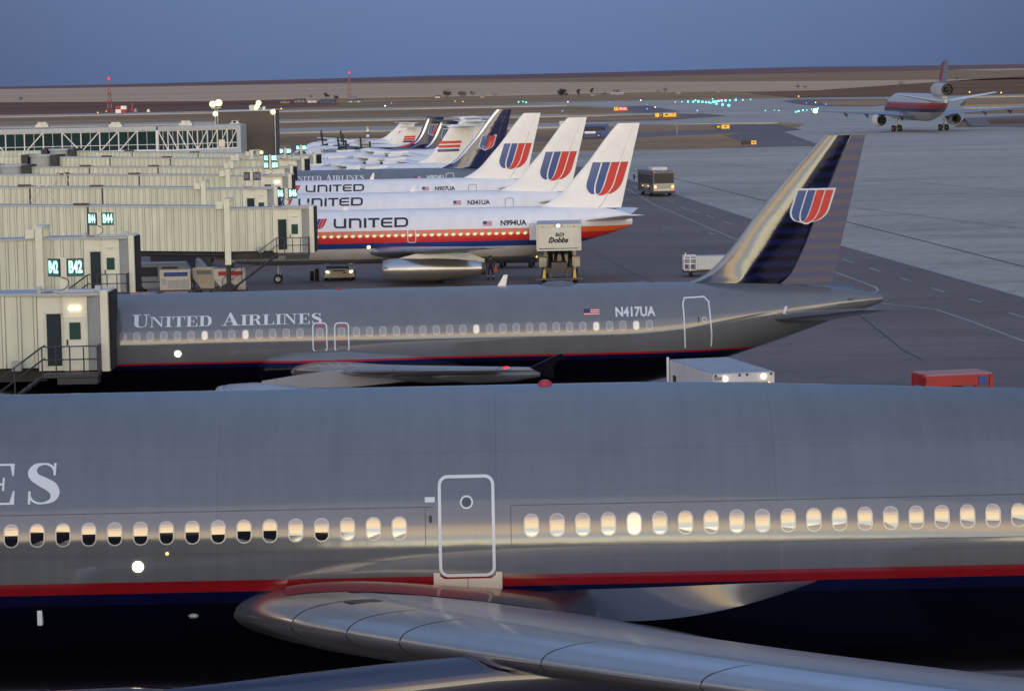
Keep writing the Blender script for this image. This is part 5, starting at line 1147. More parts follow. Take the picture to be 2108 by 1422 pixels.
# ---------------------------------------------------------------- three-engined jet taxiing away
def trijet():
    p = gp(1900, 269.5); root = thing('airliner', 'white three engined jet with tail engine taxiing away at the right', 'airliner', (p.x-.6, p.y, 0), R(-85))
    f = Fus(stations(-29, 24.5, 5.2, 3.0, 3.0, [(6, 8.2, 2.2, 3.0), (11, 8.15, 2.7, 2.85), (16, 8.0, 3.9, 2.3), (21, 7.6, 5.3, 1.3), (24.5, 7.1, 6.2, .35)], 9))
    pm = livery('trijet stripes', [(-1, (.42, .41, .40)), (3.2, (.32, .32, .34)), (4.2, (.02, .025, .075)), (5.0, (.28, .022, .028)), (5.75, (.34, .06, .035)), (6.2, (.42, .42, .45))], rough=.3, wave=0)
    f.mesh(48, .8).build('fuselage', pm, root, smooth=True, angle=60)
    e = MB(); e.lathe([(0, 1.3), (.1, 1.42), (1.5, 1.5), (5, 1.5), (8.2, 1.3), (9.4, 1.22)], (16.2, 0, 9.1), 'x', 32); t = e.build('tail_engine', m_dullwhite, root, smooth=True)
    e = MB(); e.lathe([(9.4, 1.2), (8.8, 1.1), (8.8, .001)], (16.2, 0, 9.1), 'x', 28); e.lathe([(8.8, .6), (10.2, .4), (10.5, .05)], (16.2, 0, 9.1), 'x', 20); e.build('exhaust', m_dark, t, smooth=True)
    e = MB(); e.loft([[(17, -.5, 7.6), (17, .5, 7.6), (23.5, .4, 7.0), (23.5, -.4, 7.0)], [(17, -.6, 8.4), (17, .6, 8.4), (23.5, .5, 8.4), (23.5, -.5, 8.4)]]); e.build('tail_pylon', m_dullwhite, root)
    fin = Fin([(17.8, 10.2), (20.6, 13.4), (22.6, 15.3)], [(25.2, 10.2), (26.8, 15.3)], .1, .35); fin.mesh(0, 1).build('fin', m_finshade, root, smooth=True)
    e = emblem(19.9, 11.0, 3.3, 3.8, .55); skin_mesh('tail_emblem', e, [m_flagblue, m_flagred], root, fin.half, .03, dx=None, dz=None)
    for s in (-1, 1):
        w = wing_mesh([(2.5, -6.5, 3.6, 11, .12, 2), (8, -2.6, 3.9, 7, .11, 1), (24.6, 8.2, 4.9, 2.6, .1, 0)], s, 6).build('wing', m_wing, root, smooth=True)
        if s < 0: MB().ball((8.9, -24.9, 5.0), .5).build('landing_light', m_lamp, w, smooth=True)
        for y, x, z in ((13, 5.2, 3.95), (18, 7.2, 4.25), (5, 3.6, 3.2)): b = MB(); b.loft([[(x-2, y*s-.1, z), (x-2, y*s+.1, z), (x+2.4, y*s+.02, z), (x+2.4, y*s-.02, z)], [(x-1, y*s-.1, z-.2), (x-1, y*s+.1, z-.2), (x+1.6, y*s+.02, z-.9), (x+1.6, y*s-.02, z-.9)]]); b.build('flap_hinge', m_under, w)
        y = 8.3*s; e = MB(); e.lathe([(0, 1.15), (.1, 1.3), (1.4, 1.42), (3.5, 1.3), (4.6, 1.05)], (-5.6, y, 2.45), 'x', 28); en = e.build('engine', m_white, root, smooth=True)
        e = MB(); e.lathe([(4.6, 1.03), (4.0, .95), (4.0, .001)], (-5.6, y, 2.45), 'x', 24); e.lathe([(4.0, .62), (5.4, .4), (5.8, .05)], (-5.6, y, 2.45), 'x', 16); e.build('exhaust', m_dark, en, smooth=True)
        e = MB(); e.box(-4.6, 0, y-.2, y+.2, 3.6, 4.2); e.build('pylon', m_white, en)
        wing_mesh([(1, 17.5, 6.6, 6.4, .1, 0), (10.6, 23.5, 8.3, 2.4, .1, 0)], s, 5).build('tailplane', m_white, root, smooth=True)
        gear(root, 'main_gear', 0, 5.2*s, 2.8, .66, [(dx, dy) for dx in (-.8, .8) for dy in (-.7, .7)], .45)
    gear(root, 'nose_gear', -22, 0, 2.6, .5, [(0, -.3), (0, .3)], .3)
trijet()

# ---------------------------------------------------------------- ground vehicles
def wheels(root, pts, r, w=.3, m=None):
    for x, y in pts:
        b = MB(); b.lathe([(-w/2, r*.5), (-w/2, r*.9), (-w*.3, r), (w*.3, r), (w/2, r*.9), (w/2, r*.5)], (x, y, r), 'x', 20); b.lathe([(-w/2, r*.55), (-w*.35, r*.15), (-w*.35, .001)], (x, y, r), 'x', 14, 1); b.lathe([(w/2, r*.55), (w*.35, r*.15), (w*.35, .001)], (x, y, r), 'x', 14, 1); b.build('wheel', [m_rubber, m_hub], root, smooth=True)
def lamps(root, pts, r, m, name='lamp'):
    for p in pts: MB().ball(p, (r, r*.5, r)).build(name, m, root, smooth=True)
def catering_truck():
    # tail end towards the camera, box lifted on its scissor lift
    p = gp(1152, 585); root = thing('catering_truck', 'catering truck with cream box 8659 raised on a scissor lift', 'catering truck', (p.x, p.y, 0), R(-1.5)); Y = p.y
    s = FPX/Y; w = 92/s/2; zt = at(1152, 462, Y).z; zb = at(1152, 516, Y).z
    b = MB(); b.box(-w, w, 0, 6.2, zb, zt); bx = b.build('box_body', m_truck, root, bevel=.02)
    b = MB(); b.box(-w+.02, w-.02, .03, 6.15, zt+.003, zt+.03); b.build('roof', m_truckroof, bx)
    b = MB(); b.box(-w+.14, w-.14, -.03, 0, zb+.18, zt-.26); sh = b.build('rear_shutter', m_truckrear, bx, bevel=.01)
    b = MB()
    for x0, x1, z0, z1 in ((-w, -w+.1, zb, zt), (w-.1, w, zb, zt), (-w+.1, w-.1, zt-.16, zt), (-w+.1, w-.1, zb, zb+.1)): b.box(x0, x1, -.06, -.004, z0, z1)
    b.build('rear_frame', m_truckrear, bx)
    b = MB(); b.box(-w+.2, w-.2, -.045, -.03, zb+.13, zb+.17); b.box(-.52, -.48, -.05, -.03, zb+.5, zb+1.0); b.build('shutter_handle', m_dark, sh)
    t = text_flat('8659', .36, .03, sx=.85); shift(t, .08, zt-.72, -.04); t.build('fleet_number', m_ink, sh, recalc=False)
    t = text_flat('Dobbs', .48, .05, sx=1.05, shear=.25); shift(t, -.05, zt-1.1, -.04); t.build('name_lettering', m_ink, sh, recalc=False)
    lamps(bx, [(-.02, -.1, zt-.08)], .10, m_lampw, 'work_lamp'); lamps(bx, [(-.28, -.08, zt-.08), (.22, -.08, zt-.08)], .05, m_beacon, 'marker_light'); lamps(bx, [(-w+.45, -.08, zt-.13), (w-.5, -.08, zt-.13)], .06, m_yellow, 'marker_light')
    b = MB(); b.box(-w-.55, -w-.05, 3.6, 6.1, zb+.55, zt-.15); b.build('side_platform', m_truck, bx, bevel=.06)
    # scissor lift and chassis
    b = MB()
    for x in (-.7, .7):
        b.tube([(x, .8, 1.15), (x, 5.2, zb)], .11, 6); b.tube([(x+.12, 5.2, 1.15), (x+.12, .8, zb)], .11, 6)
    b.tube([(-.8, 3, 2.2), (.8, 3, 2.2)], .09, 6); b.tube([(-.35, 1.2, 1.1), (-.1, 3.2, 2.9)], .13, 8); b.tube([(.35, 1.2, 1.1), (.1, 3.2, 2.9)], .13, 8); b.build('scissor_lift', m_dark, root)
    b = MB(); b.box(-.95, .95, .1, 7.6, .75, 1.12); b.box(-.55, .55, .2, 1.6, 1.1, 1.5); b.build('chassis', m_soot, root, bevel=.02)
    b = MB(); b.box(-1.15, 1.15, 6.0, 8.0, .6, 2.75); c = b.build('cab', m_cream, root, bevel=.12); b = MB(); b.box(-.9, .9, 5.97, 6.0, 1.7, 2.4); b.build('window', m_glass, c)
    b = MB(); b.box(-w-.1, w+.1, -.5, -.1, .32, .45); b.box(-.6, -.5, -.12, .2, .4, 1.1); b.box(.5, .6, -.12, .2, .4, 1.1); b.box(-.9, -.7, -.3, -.15, .1, .4); b.box(.7, .9, -.3, -.15, .1, .4); b.build('rear_bumper', m_soot, root)
    for x in (-1.05, 1.05):
        b = MB(); b.loft([[(x-.12, -.3, .4), (x+.12, -.3, .4), (x+.12, -.1, .4), (x-.12, -.1, .4)], [(x-.05, -.2, 1.05), (x+.08, -.2, 1.05), (x+.08, -.1, 1.05), (x-.05, -.1, 1.05)]]); b.build('stabiliser_leg', m_yellow, root)
    for x in (-1.15, 1.15):
        b = MB(); b.box(x-.28, x+.28, 2.2, 3.4, 1.05, 1.75); b.build('mudguard', m_cream, root, bevel=.05)
    wheels(root, [(-1.05, 1.4), (1.05, 1.4), (-1.05, 6.6), (1.05, 6.6)], .48, .4)
catering_truck()
def box_truck():
    q = at(1530, 770, 104); d = Vector((-1.0, 1.9)); ang = math.atan2(-d.x, d.y); root = thing('box_truck', 'white box truck with lit roof lamps under the grey tail', 'truck', (q.x, q.y, 0), R(12.5))
    w, zt = 1.12, at(1530, 768, 104).z
    b = MB(); b.box(-w, w, 0, 5.6, 1.15, zt); bx = b.build('box_body', m_truck, root, bevel=.02)
    b = MB(); b.box(-w+.02, w-.02, .02, 5.58, zt+.003, zt+.03); b.build('roof', m_truckroof, bx)
    b = MB(); b.box(-w+.12, w-.12, -.02, -.002, 1.3, zt-.35); b.build('rear_opening', m_dark, bx)
    b = MB()
    for x0, x1, z0, z1 in ((-w, -w+.12, 1.15, zt), (w-.12, w, 1.15, zt), (-w+.12, w-.12, zt-.3, zt)): b.box(x0, x1, -.06, -.004, z0, z1)
    b.build('rear_frame', m_truck, bx)
    lamps(bx, [(-.68, -.1, zt-.17), (.72, -.1, zt-.13)], .085, m_lamp, 'work_lamp'); lamps(bx, [(.92, -.1, zt-.36)], .045, m_lampy, 'marker_light')
    t = text_flat('5000', .17, .02); shift(t, -.92, zt-.16, -.065); t.build('fleet_number', m_ink, bx, recalc=False)
    for x in (-w+.1, -.15, .12, w-.12): lamps(bx, [(x, -.07, zt-.05)], .05, m_soot, 'marker_light')
    b = MB(); b.tube([(-w-.08, 5.5, 1.2), (-w-.08, 5.5, zt+.12)], .05, 6); b.build('corner_post', m_white, bx)
    b = MB(); b.box(-w-.012, -w-.002, 4.7, 5.1, zt-.9, zt-.5); b.box(-w-.012, -w-.002, .4, .7, zt-.8, zt-.45); b.build('side_marking', m_dark, bx)
    b = MB(); b.box(-.9, .9, .1, 7.4, .7, 1.1); b.build('chassis', m_soot, root); b = MB(); b.box(-1.05, 1.05, 5.9, 7.7, .7, 2.6); b.build('cab', m_truck, root, bevel=.12)
    wheels(root, [(-.98, 1.3), (.98, 1.3), (-.98, 6.6), (.98, 6.6)], .45, .35)
box_truck()
def red_cart():
    q = at(1975, 787, 110); root = thing('luggage_cart', 'red covered luggage cart with faded roof at the right', 'luggage cart', (q.x, q.y, 0), R(12)); zt = at(1975, 771, 110).z; w = 1.3
    b = MB(); b.box(-w, w, 0, 1.6, zt-.42, zt-.02); rf = b.build('canopy', m_redpaint, root, bevel=.02)
    b = MB(); b.box(-w+.02, w-.02, .02, 1.58, zt-.016, zt+.03); b.build('roof_sheet', m_pink, rf)
    b = MB(); b.box(-w-.12, -w, -.02, .1, zt-.05, zt+.06); b.box(w-.12, w+.02, -.04, .06, .5, zt-.02); b.box(-w, -w+.12, -.02, .06, .5, zt-.42); b.box(-w, -w+.1, 1.5, 1.6, .5, zt-.42); b.box(w-.1, w, 1.5, 1.6, .5, zt-.42); b.build('posts', m_redpaint, root)
    b = MB(); b.box(-w, w, 0, 1.6, .42, .55); b.build('bed', m_soot, root); b = MB(); b.box(w-.55, w-.2, -.03, -.002, zt-.38, zt-.08); b.build('placard', m_bus, rf)
    b = MB(); b.box(-.2, .35, .3, 1.2, .56, zt-.5); b.box(-1.0, -.3, .2, 1.3, .56, 1.5); b.build('load', m_truck, root)
    wheels(root, [(-.9, .2), (.9, .2), (-.9, 1.4), (.9, 1.4)], .25, .18)
red_cart()
def service_cart():
    p = gp(1447, 569); root = thing('service_cart', 'pale enclosed cart with ladder frame behind the navy striped tail', 'cart', (p.x, p.y, 0), 0); s = FPX/p.y
    x0, x1 = -38/s, 60/s
    b = MB(); b.box(-12/s, x1, .1, 1.7, .45, 41/s); b.build('tank_body', m_alu2, root, bevel=.06)
    b = MB(); b.box(x0, -13/s, .0, 1.6, .35, .5); b.build('platform', m_cream, root)
    f = MB()
    for x in (x0, (x0-13/s)/2, -13/s):
        for y in (.05, 1.5): f.tube([(x, y, .45), (x, y, 42/s)], .035, 5)
    for z in (.9, 1.25, 42/s): f.tube([(x0, .05, z), (-13/s, .05, z)], .03, 5); f.tube([(x0, 1.5, z), (-13/s, 1.5, z)], .03, 5); f.tube([(x0, .05, z), (x0, 1.5, z)], .03, 5)
    f.tube([(x0+.1, .05, 42/s), (x0+.1, .05, 50/s)], .03, 5); f.build('cage_frame', m_white, root)
    b = MB(); b.box(x0+.15, -14/s, .6, .7, .9, 1.4); b.build('mesh_panel', m_jetgrey, root); b = MB(); b.box(x0-.05, x1, .0, 1.7, .28, .42); b.build('chassis', m_dark, root)
    wheels(root, [(x0+.5, .1), (x1-.5, .1), (x0+.5, 1.6), (x1-.5, 1.6)], .22, .18)
m_alu2 = mat('pale cart panel', (.50, .51, .50), .5, var=.1)
service_cart()
def bus(label, cat_, px, py, Lx, H, rz, mats, grp=None):
    """rear (y = 0) towards the camera when rz is small; length along +y"""
    p = gp(px, py); root = thing('bus', label, 'bus', (p.x, p.y, 0), rz); w = 1.25; bm_, lw = mats
    b = MB(); b.box(-w, w, 0, Lx, .38, H); body = b.build('body', bm_, root, bevel=.10)
    b = MB(); b.box(-w+.12, w-.12, -.02, -.003, 1.55, H-.3); b.build('rear_window', m_glassb, body)
    b = MB(); b.box(-w-.004, -w-.02, .6, Lx-1.6, 1.45, H-.5); b.box(w+.004, w+.02, .6, Lx-.6, 1.45, H-.5); b.build('side_window', m_glassb, body)
    b = MB(); b.box(-w-.025, -w-.003, Lx-1.35, Lx-.45, .5, H-.4); b.build('door', m_glass, body)
    b = MB(); b.box(-w-.03, w+.03, -.10, .1, .35, .62); b.build('bumper', m_dark, root, bevel=.02)
    b = MB(); b.box(-w+.1, w-.1, Lx+.003, Lx+.03, 1.3, H-.35); b.build('windscreen', m_glass, body)
    b = MB(); b.box(-w-.005, -w-.03, Lx*.3, Lx*.55, .9, 1.35); b.build('side_marking', lw, body)
    if grp:
        b = MB(); b.box(-w+.02, w-.02, -.035, -.003, .62, 1.45); b.build('rear_panel', lw, body, bevel=.01); b = MB()
        for k in range(5): b.box(-.85, .85, -.045, -.036, .95+.09*k, .98+.09*k)
        b.build('rear_grille', m_soot, body)
        lamps(root, [(-1.02, -.06, 1.1), (1.02, -.06, 1.1)], .15, m_lampy, 'tail_light'); lamps(root, [(-1.0, -.06, .8), (1.0, -.06, .8)], .1, m_beacon2, 'tail_light'); lamps(root, [(-1.15, 0, H-.1), (1.15, 0, H-.1), (0, 0, H)], .06, m_beacon2, 'marker_light')
        b = MB(); b.box(-.9, .9, 2.2, 4.6, H+.003, H+.35); b.build('roof_unit', m_truck, body, bevel=.06); lamps(root, [(-w-.05, 2.6, 1.15), (-w-.05, 5.8, 1.1)], .08, m_lampy, 'side_light')
        b = MB(); b.tube([(-w, Lx-.2, 2.0), (-w-.4, Lx+.1, 2.0)], .03, 5); b.box(-w-.5, -w-.3, Lx+.05, Lx+.15, 1.7, 2.3); b.build('mirror', m_dark, root)
    wheels(root, [(sx*(w-.12), y) for sx in (-1, 1) for y in (2.2, Lx-2.4)], .48, .3)
    return root
m_glassb = mat('bus glass', (.035, .032, .035), .12, ior=1.5, var=0); m_beacon2 = mat('red tail lamp', (.5, .05, .02), .3, var=0, emit=(1, .10, .02), es=1.2)
bus('grey airport bus with cream rear panel driving away on the dark lane', 'bus', 1367, 404.5, 9.0, 2.95, R(9), (m_busgrey, m_buslight), 'r')
bus('blue shuttle bus behind the white tails on the far road', 'bus', 1253, 282.5, 9.5, 2.9, R(90-2), (m_bus, m_white))
def small_truck():
    p = gp(1152, 283); root = thing('box_truck', 'small white box truck far behind the white tails', 'truck', (p.x, p.y, 0), R(-88))
    b = MB(); b.box(-1.1, 1.1, 0, 4.2, .9, 3.6); bx = b.build('box_body', m_truck, root, bevel=.03); t = text_flat('20', .6, .02); q = MB(); q.add([(1.12, 2.2+v[0], 3.0+v[2]) for v in t.v], t.f); q.build('fleet_number', m_jetgrey, bx, recalc=False)
    b = MB(); b.box(-1.0, 1.0, 4.3, 6.0, .6, 2.4); c = b.build('cab', m_truck, root, bevel=.1); b = MB(); b.box(1.0, 1.02, 4.8, 5.7, 1.5, 2.2); b.build('window', m_glass, c); b = MB(); b.box(-.9, .9, 0, 5.6, .5, .9); b.build('chassis', m_soot, root)
    wheels(root, [(-.9, 1), (.9, 1), (-.9, 5), (.9, 5)], .42, .3)
small_truck()
def tug():
    p = gp(699, 577.5); root = thing('tow_tractor', 'low cream tow tractor with round lamps under the white jet N994UA', 'tow tractor', (p.x, p.y, 0), R(2)); s = FPX/p.y; w = 31/s
    b = MB(); b.box(-w, w, 0, 3.6, .32, .80); body = b.build('body', m_cream, root, bevel=.08)
    b = MB(); b.box(-w+.1, w-.1, .9, 3.3, .80, .98); b.build('deck', m_soot, body, bevel=.03)
    b = MB(); b.box(-w-.04, w+.04, -.12, .05, .22, .42); b.build('bumper', m_cream, root, bevel=.03)
    b = MB(); b.box(-.42, .42, -.03, -.002, .66, .76); b.build('grille', m_soot, body); b = MB(); b.box(.2, .5, -.03, -.002, .5, .58); b.build('placard', m_redpaint, body)
    lamps(body, [(-.9, -.04, .65), (-.8, -.04, .62), (.9, -.04, .65), (.8, -.04, .62)], .07, m_lampw, 'head_lamp')
    b = MB(); b.loft([[(.72, .5, .8), (1.0, .5, .8), (1.0, .9, .8), (.72, .9, .8)], [(.62, .5, 1.25), (.85, .5, 1.25), (.85, .9, 1.25), (.62, .9, 1.25)]]); b.build('seat_back', m_white, root)
    wheels(root, [(-w+.1, .8), (w-.1, .8), (-w+.1, 2.9), (w-.1, 2.9)], .34, .26)
    q = thing('tyre_stack', 'dark tyres standing left of the cream tow tractor', 'tyres', (p.x-w-.55, p.y+.3, 0)); b = MB(); b.lathe([(-.13, .2), (-.13, .44), (.13, .44), (.13, .2)], (0, 0, .44), 'x', 18); b.lathe([(-.13, .18), (-.13, .36), (.13, .36), (.13, .18)], (-.36, .1, .36), 'x', 18); b.build('tyre', m_rubber, q, smooth=True)
tug()
# freight containers on dollies
def container(label, px0, px1, pyt, pyb, rz, col, slope=None, stripe=None, door=False):
    p = gp((px0+px1)/2, pyb); s = FPX/p.y; w = (px1-px0)/s/2; h = (pyb-pyt)/s-.45; root = thing('freight_container', label, 'freight container', (p.x, p.y, 0), rz, 'freight containers on dollies')
    b = MB(); z0, z1 = .45, .45+h
    if slope: prof = [(-w, z1), (w, z1), (w, z0), (-w+.55, z0), (-w, z0+.7)]
    else: prof = [(-w, z1), (w, z1), (w, z0), (-w, z0)]
    n = len(prof); b.add([(x, 0, z) for x, z in prof]+[(x, 1.5, z) for x, z in prof], [tuple(range(n)), tuple(range(n, 2*n))[::-1]]+[(i, i+n, (i+1) % n+n, (i+1) % n) for i in range(n)])
    body = b.build('shell', col, root)
    b = MB(); q = prof+[prof[0]]
    fl = MB(); fl_ribbon(fl, prof, .07, 0, 0, True); b.add([(v[0], -.02, v[2]) for v in fl.v], fl.f); fl = MB(); fl_ribbon(fl, [(-w, z0+h*.52), (w, z0+h*.52)], .05); b.add([(v[0], -.025, v[2]) for v in fl.v], fl.f); b.build('edge_frame', m_alu, body)
    if stripe: b = MB(); b.box(-w+.25, w-.15, -.03, -.003, z1-.42, z1-.14); b.build('name_band', stripe, body)
    if door: b = MB(); b.box(-w+.5, w-.1, -.035, -.003, z0+.08, z0+h*.48); b.box(-w+.1, -w+.42, -.035, -.003, z0+.3, z0+.75); b.build('panel', m_jetgrey, body)
    b = MB(); b.box(-w-.1, w+.1, -.05, 1.6, .28, .42); b.build('dolly', m_soot, root); wheels(root, [(-w+.2, .1), (w-.2, .1), (-w+.2, 1.5), (w-.2, 1.5)], .16, .12)
container('grey freight container with blue band, leftmost of the three', 331, 392, 556, 609, R(3), m_alu, stripe=m_bus, door=True)
container('cream freight container with cut corner, middle of the three', 399, 441, 552, 606, R(-4), m_cream, slope=True, stripe=m_vanblue)
container('silver freight container with red band, rightmost of the three', 443, 505, 554, 609, R(2), m_alu, slope=True, stripe=m_redpaint)
def van():
    p = gp(318, 608); root = thing('van', 'blue grey van parked left of the freight containers', 'van', (p.x, p.y+1.5, 0), R(0)); H = 2.15
    prof = [(-1.9, .4), (2.6, .4), (2.7, 1.0), (2.6, 1.25), (2.0, H), (-1.8, H), (-1.95, 1.2)]
    b = MB(); n = len(prof); b.add([(x, -.95, z) for x, z in prof]+[(x, .95, z) for x, z in prof], [tuple(range(n))[::-1], tuple(range(n, 2*n))]+[(i, (i+1) % n, (i+1) % n+n, i+n) for i in range(n)]); body = b.build('body', m_vanblue, root, bevel=.06)
    b = MB(); b.box(-1.3, .2, -.985, -.955, 1.25, 1.9); b.build('window', m_glass, body); b = MB(); b.box(.5, 1.6, -.985, -.955, 1.25, 1.9); b.build('window', m_glass, body)
    b = MB(); b.box(-1.95, 2.7, -1.0, -.955, .85, .93); b.build('trim_strip', m_dark, body)
    for x in (-1.1, 1.7):
        for y in (-.86, .86): g = MB(); g.lathe([(-.12, .15), (-.12, .34), (.12, .34), (.12, .15)], (x, y, .34), 'y', 18); g.build('wheel', m_rubber, root)
van()
def ground_unit():
    p = gp(350, 585); root = thing('power_unit', 'dark ground power unit with small red lamps behind the van', 'power unit', (p.x, p.y+2, 0)); s = FPX/(p.y+2); w = 46/s
    b = MB(); b.box(-w, w, 0, 2, .5, 2.15); body = b.build('housing', m_dark2, root, bevel=.06); b = MB(); b.box(-w+.3, w-.4, .2, 1.8, 2.16, 2.4); b.build('top_cover', m_redpaint, body, bevel=.05)
    lamps(body, [(-w+.55, -.03, 1.35), (.55, -.03, 1.0)], .06, m_navred, 'lamp'); b = MB(); b.loft([[(w, .2, .5), (w+1.1, .2, .5), (w+1.1, 1.8, .5), (w, 1.8, .5)], [(w, .2, 1.6), (w+.3, .2, 1.5), (w+.3, 1.8, 1.5), (w, 1.8, 1.6)]]); b.build('bonnet', m_jetgrey, root)
    g = MB(); g.tube([(-w-.2, -.4, .9), (-w-.6, -1.2, .3), (-w-.6, -1.4, 1.5)], .07, 6); g.build('hose', m_redpaint, root); wheels(root, [(-w+.4, .2), (w-.4, .2), (-w+.4, 1.8), (w-.4, 1.8)], .3, .2)
m_dark2 = mat('dark purple grey housing', (.035, .03, .036), .5, var=.2)
ground_unit()
for lab, px, py, w in (('left faded pink cart top just above the grey fuselage', 300, 611, 1.05), ('right faded pink cart top just above the grey fuselage', 372, 610, .8)):
    p = gp(px, py); o = thing('flat_dolly', lab, 'dolly', (p.x, p.y-4, 0)); b = MB(); b.box(-w, w, 0, 1.6, .42, .52); b.build('deck', m_pink, o, bevel=.02); wheels(o, [(-w+.2, .2), (w-.2, .2), (-w+.2, 1.4), (w-.2, 1.4)], .2, .14)
def dark_tractor():
    p = gp(1062, 551); root = thing('belt_loader', 'dark belt loader with small amber lamp behind the white jet belly', 'belt loader', (p.x, p.y, 0), R(-8))
    b = MB(); b.box(-1.6, 1.6, 0, 1.7, .35, .8); b.build('chassis', m_dark, root, bevel=.05); b = MB(); b.rbox((.2, .8, 1.15), (4.2, .8, .16), Matrix.Rotation(R(-9), 3, 'Y')); b.build('belt', m_dark2, root); lamps(root, [(1.6, -.02, .8)], .07, m_lampy, 'lamp'); wheels(root, [(-1.1, .1), (1.1, .1), (-1.1, 1.6), (1.1, 1.6)], .34, .25)
dark_tractor()
# ---------------------------------------------------------------- the marshaller under the wing
def person():
    p = gp(1010.5, 577.5); root = thing('person', 'ramp worker in dark clothes standing under the white jet wing, back turned', 'person', (p.x, p.y, 0), R(172))
    J = {'pel': (0, 0, .95), 'sp': (0, .01, 1.15), 'ch': (0, .0, 1.36), 'ne': (0, 0, 1.50), 'hd': (0, -.02, 1.63), 'ht': (0, -.01, 1.74),
         'hl': (-.10, 0, .90), 'kl': (-.14, -.03, .50), 'al': (-.17, .02, .09), 'tl': (-.18, -.14, .04), 'hr': (.10, 0, .90), 'kr': (.16, -.03, .50), 'ar': (.19, .02, .09), 'tr': (.21, -.14, .04),
         'sl': (-.20, 0, 1.42), 'el': (-.27, .03, 1.15), 'wl': (-.27, -.06, .92), 'sr': (.20, 0, 1.42), 'er': (.27, .03, 1.15), 'wr': (.28, -.06, .92)}
    rad = dict(pel=.15, sp=.14, ch=.165, ne=.06, hd=.095, ht=.07, hl=.10, kl=.066, al=.048, tl=.04, hr=.10, kr=.066, ar=.048, tr=.04, sl=.07, el=.055, wl=.04, sr=.07, er=.055, wr=.04)
    ks = list(J); E_ = [('pel', 'sp'), ('sp', 'ch'), ('ch', 'ne'), ('ne', 'hd'), ('hd', 'ht'), ('pel', 'hl'), ('hl', 'kl'), ('kl', 'al'), ('al', 'tl'), ('pel', 'hr'), ('hr', 'kr'), ('kr', 'ar'), ('ar', 'tr'), ('ch', 'sl'), ('sl', 'el'), ('el', 'wl'), ('ch', 'sr'), ('sr', 'er'), ('er', 'wr')]
    for s, wn in ((-1, 'wl'), (1, 'wr')):
        w = J[wn]
        for i, dx in enumerate((-.03, -.01, .012, .032)):
            k1, k2 = wn+'f%d' % i, wn+'g%d' % i; J[k1] = (w[0]+dx*.6, w[1]-.03+dx, w[2]-.09); J[k2] = (w[0]+dx*.5-.01*s, w[1]-.02+dx, w[2]-.155+.01*abs(i-1.4)); rad[k1] = .011; rad[k2] = .008; ks += [k1, k2]; E_ += [(wn, k1), (k1, k2)]
        k = wn+'t'; J[k] = (w[0]-.03*s, w[1]-.06, w[2]-.07); rad[k] = .011; ks.append(k); E_.append((wn, k))
    me = bpy.data.meshes.new('body'); me.from_pydata([J[k] for k in ks], [(ks.index(a), ks.index(c)) for a, c in E_], [])
    o = bpy.data.objects.new('body', me); COL.objects.link(o); o.parent = root
    md = o.modifiers.new('Skin', 'SKIN'); me.skin_vertices  if me.skin_vertices else None
    if not me.skin_vertices:
        bm = bmesh.new(); bm.from_mesh(me); lay = bm.verts.layers.skin.verify(); bm.to_mesh(me); bm.free()
    for i, k in enumerate(ks):
        sv = me.skin_vertices[0].data[i]; sv.radius = (rad[k], rad[k]*.85); sv.use_root = (k == 'pel')
    sb = o.modifiers.new('Sub', 'SUBSURF'); sb.levels = 2; sb.render_levels = 2
    for m in (m_cloth, m_skin): me.materials.append(m)
    # clothes colour by height inside the body's one material: skin only at head and hands
    b = MB(); b.ball((0, -.005, 1.69), (.105, .115, .10)); b.build('hair', m_dark, root, smooth=True)
    b = MB()
    for x in (-.155, .175): b.lathe([(.30, .078), (.34, .078)], (x, 0, 0), 'z', 14)
    b.build('reflective_band', m_white, root)
    w = thing('signal_flag', 'orange signal flag hanging beside the ramp worker', 'flag', (p.x+.34, p.y-.05, .62)); b = MB(); b.loft([[(-.10, 0, 0), (.16, 0, .02), (.16, .05, .02), (-.10, .05, 0)], [(-.02, 0, .52), (.05, 0, .52), (.05, .03, .52), (-.02, .03, .52)]]); b.build('cloth', m_orangecloth, w); b = MB(); b.tube([(.015, .015, .5), (.015, .015, .75)], .012, 5); b.build('stick', m_dark, w)
def cloth_mat():
    m = mat('ramp clothing', (.02, .02, .026), .85, var=0); nt = m.node_tree; N = nt.nodes; L = nt.links; tc = N.new('ShaderNodeTexCoord'); sp = N.new('ShaderNodeSeparateXYZ'); L.new(tc.outputs['Object'], sp.inputs[0])
    r = N.new('ShaderNodeValToRGB'); r.color_ramp.interpolation = 'CONSTANT'; e = r.color_ramp.elements; e[0].position = 0; e[0].color = (.012, .012, .014, 1); e[1].position = .08; e[1].color = (.02, .02, .026, 1); k = e.new(.755); k.color = (.30, .17, .12, 1)
    d = N.new('ShaderNodeMath'); d.operation = 'DIVIDE'; d.inputs[1].default_value = 2; L.new(sp.outputs['Z'], d.inputs[0]); L.new(d.outputs[0], r.inputs[0]); L.new(r.outputs[0], N['Principled BSDF'].inputs['Base Color']); return m
m_cloth = cloth_mat(); m_skin = mat('skin', (.30, .17, .12), .5, var=0); m_orangecloth = mat('orange cloth', (.75, .10, .02), .7, var=.1)
person()
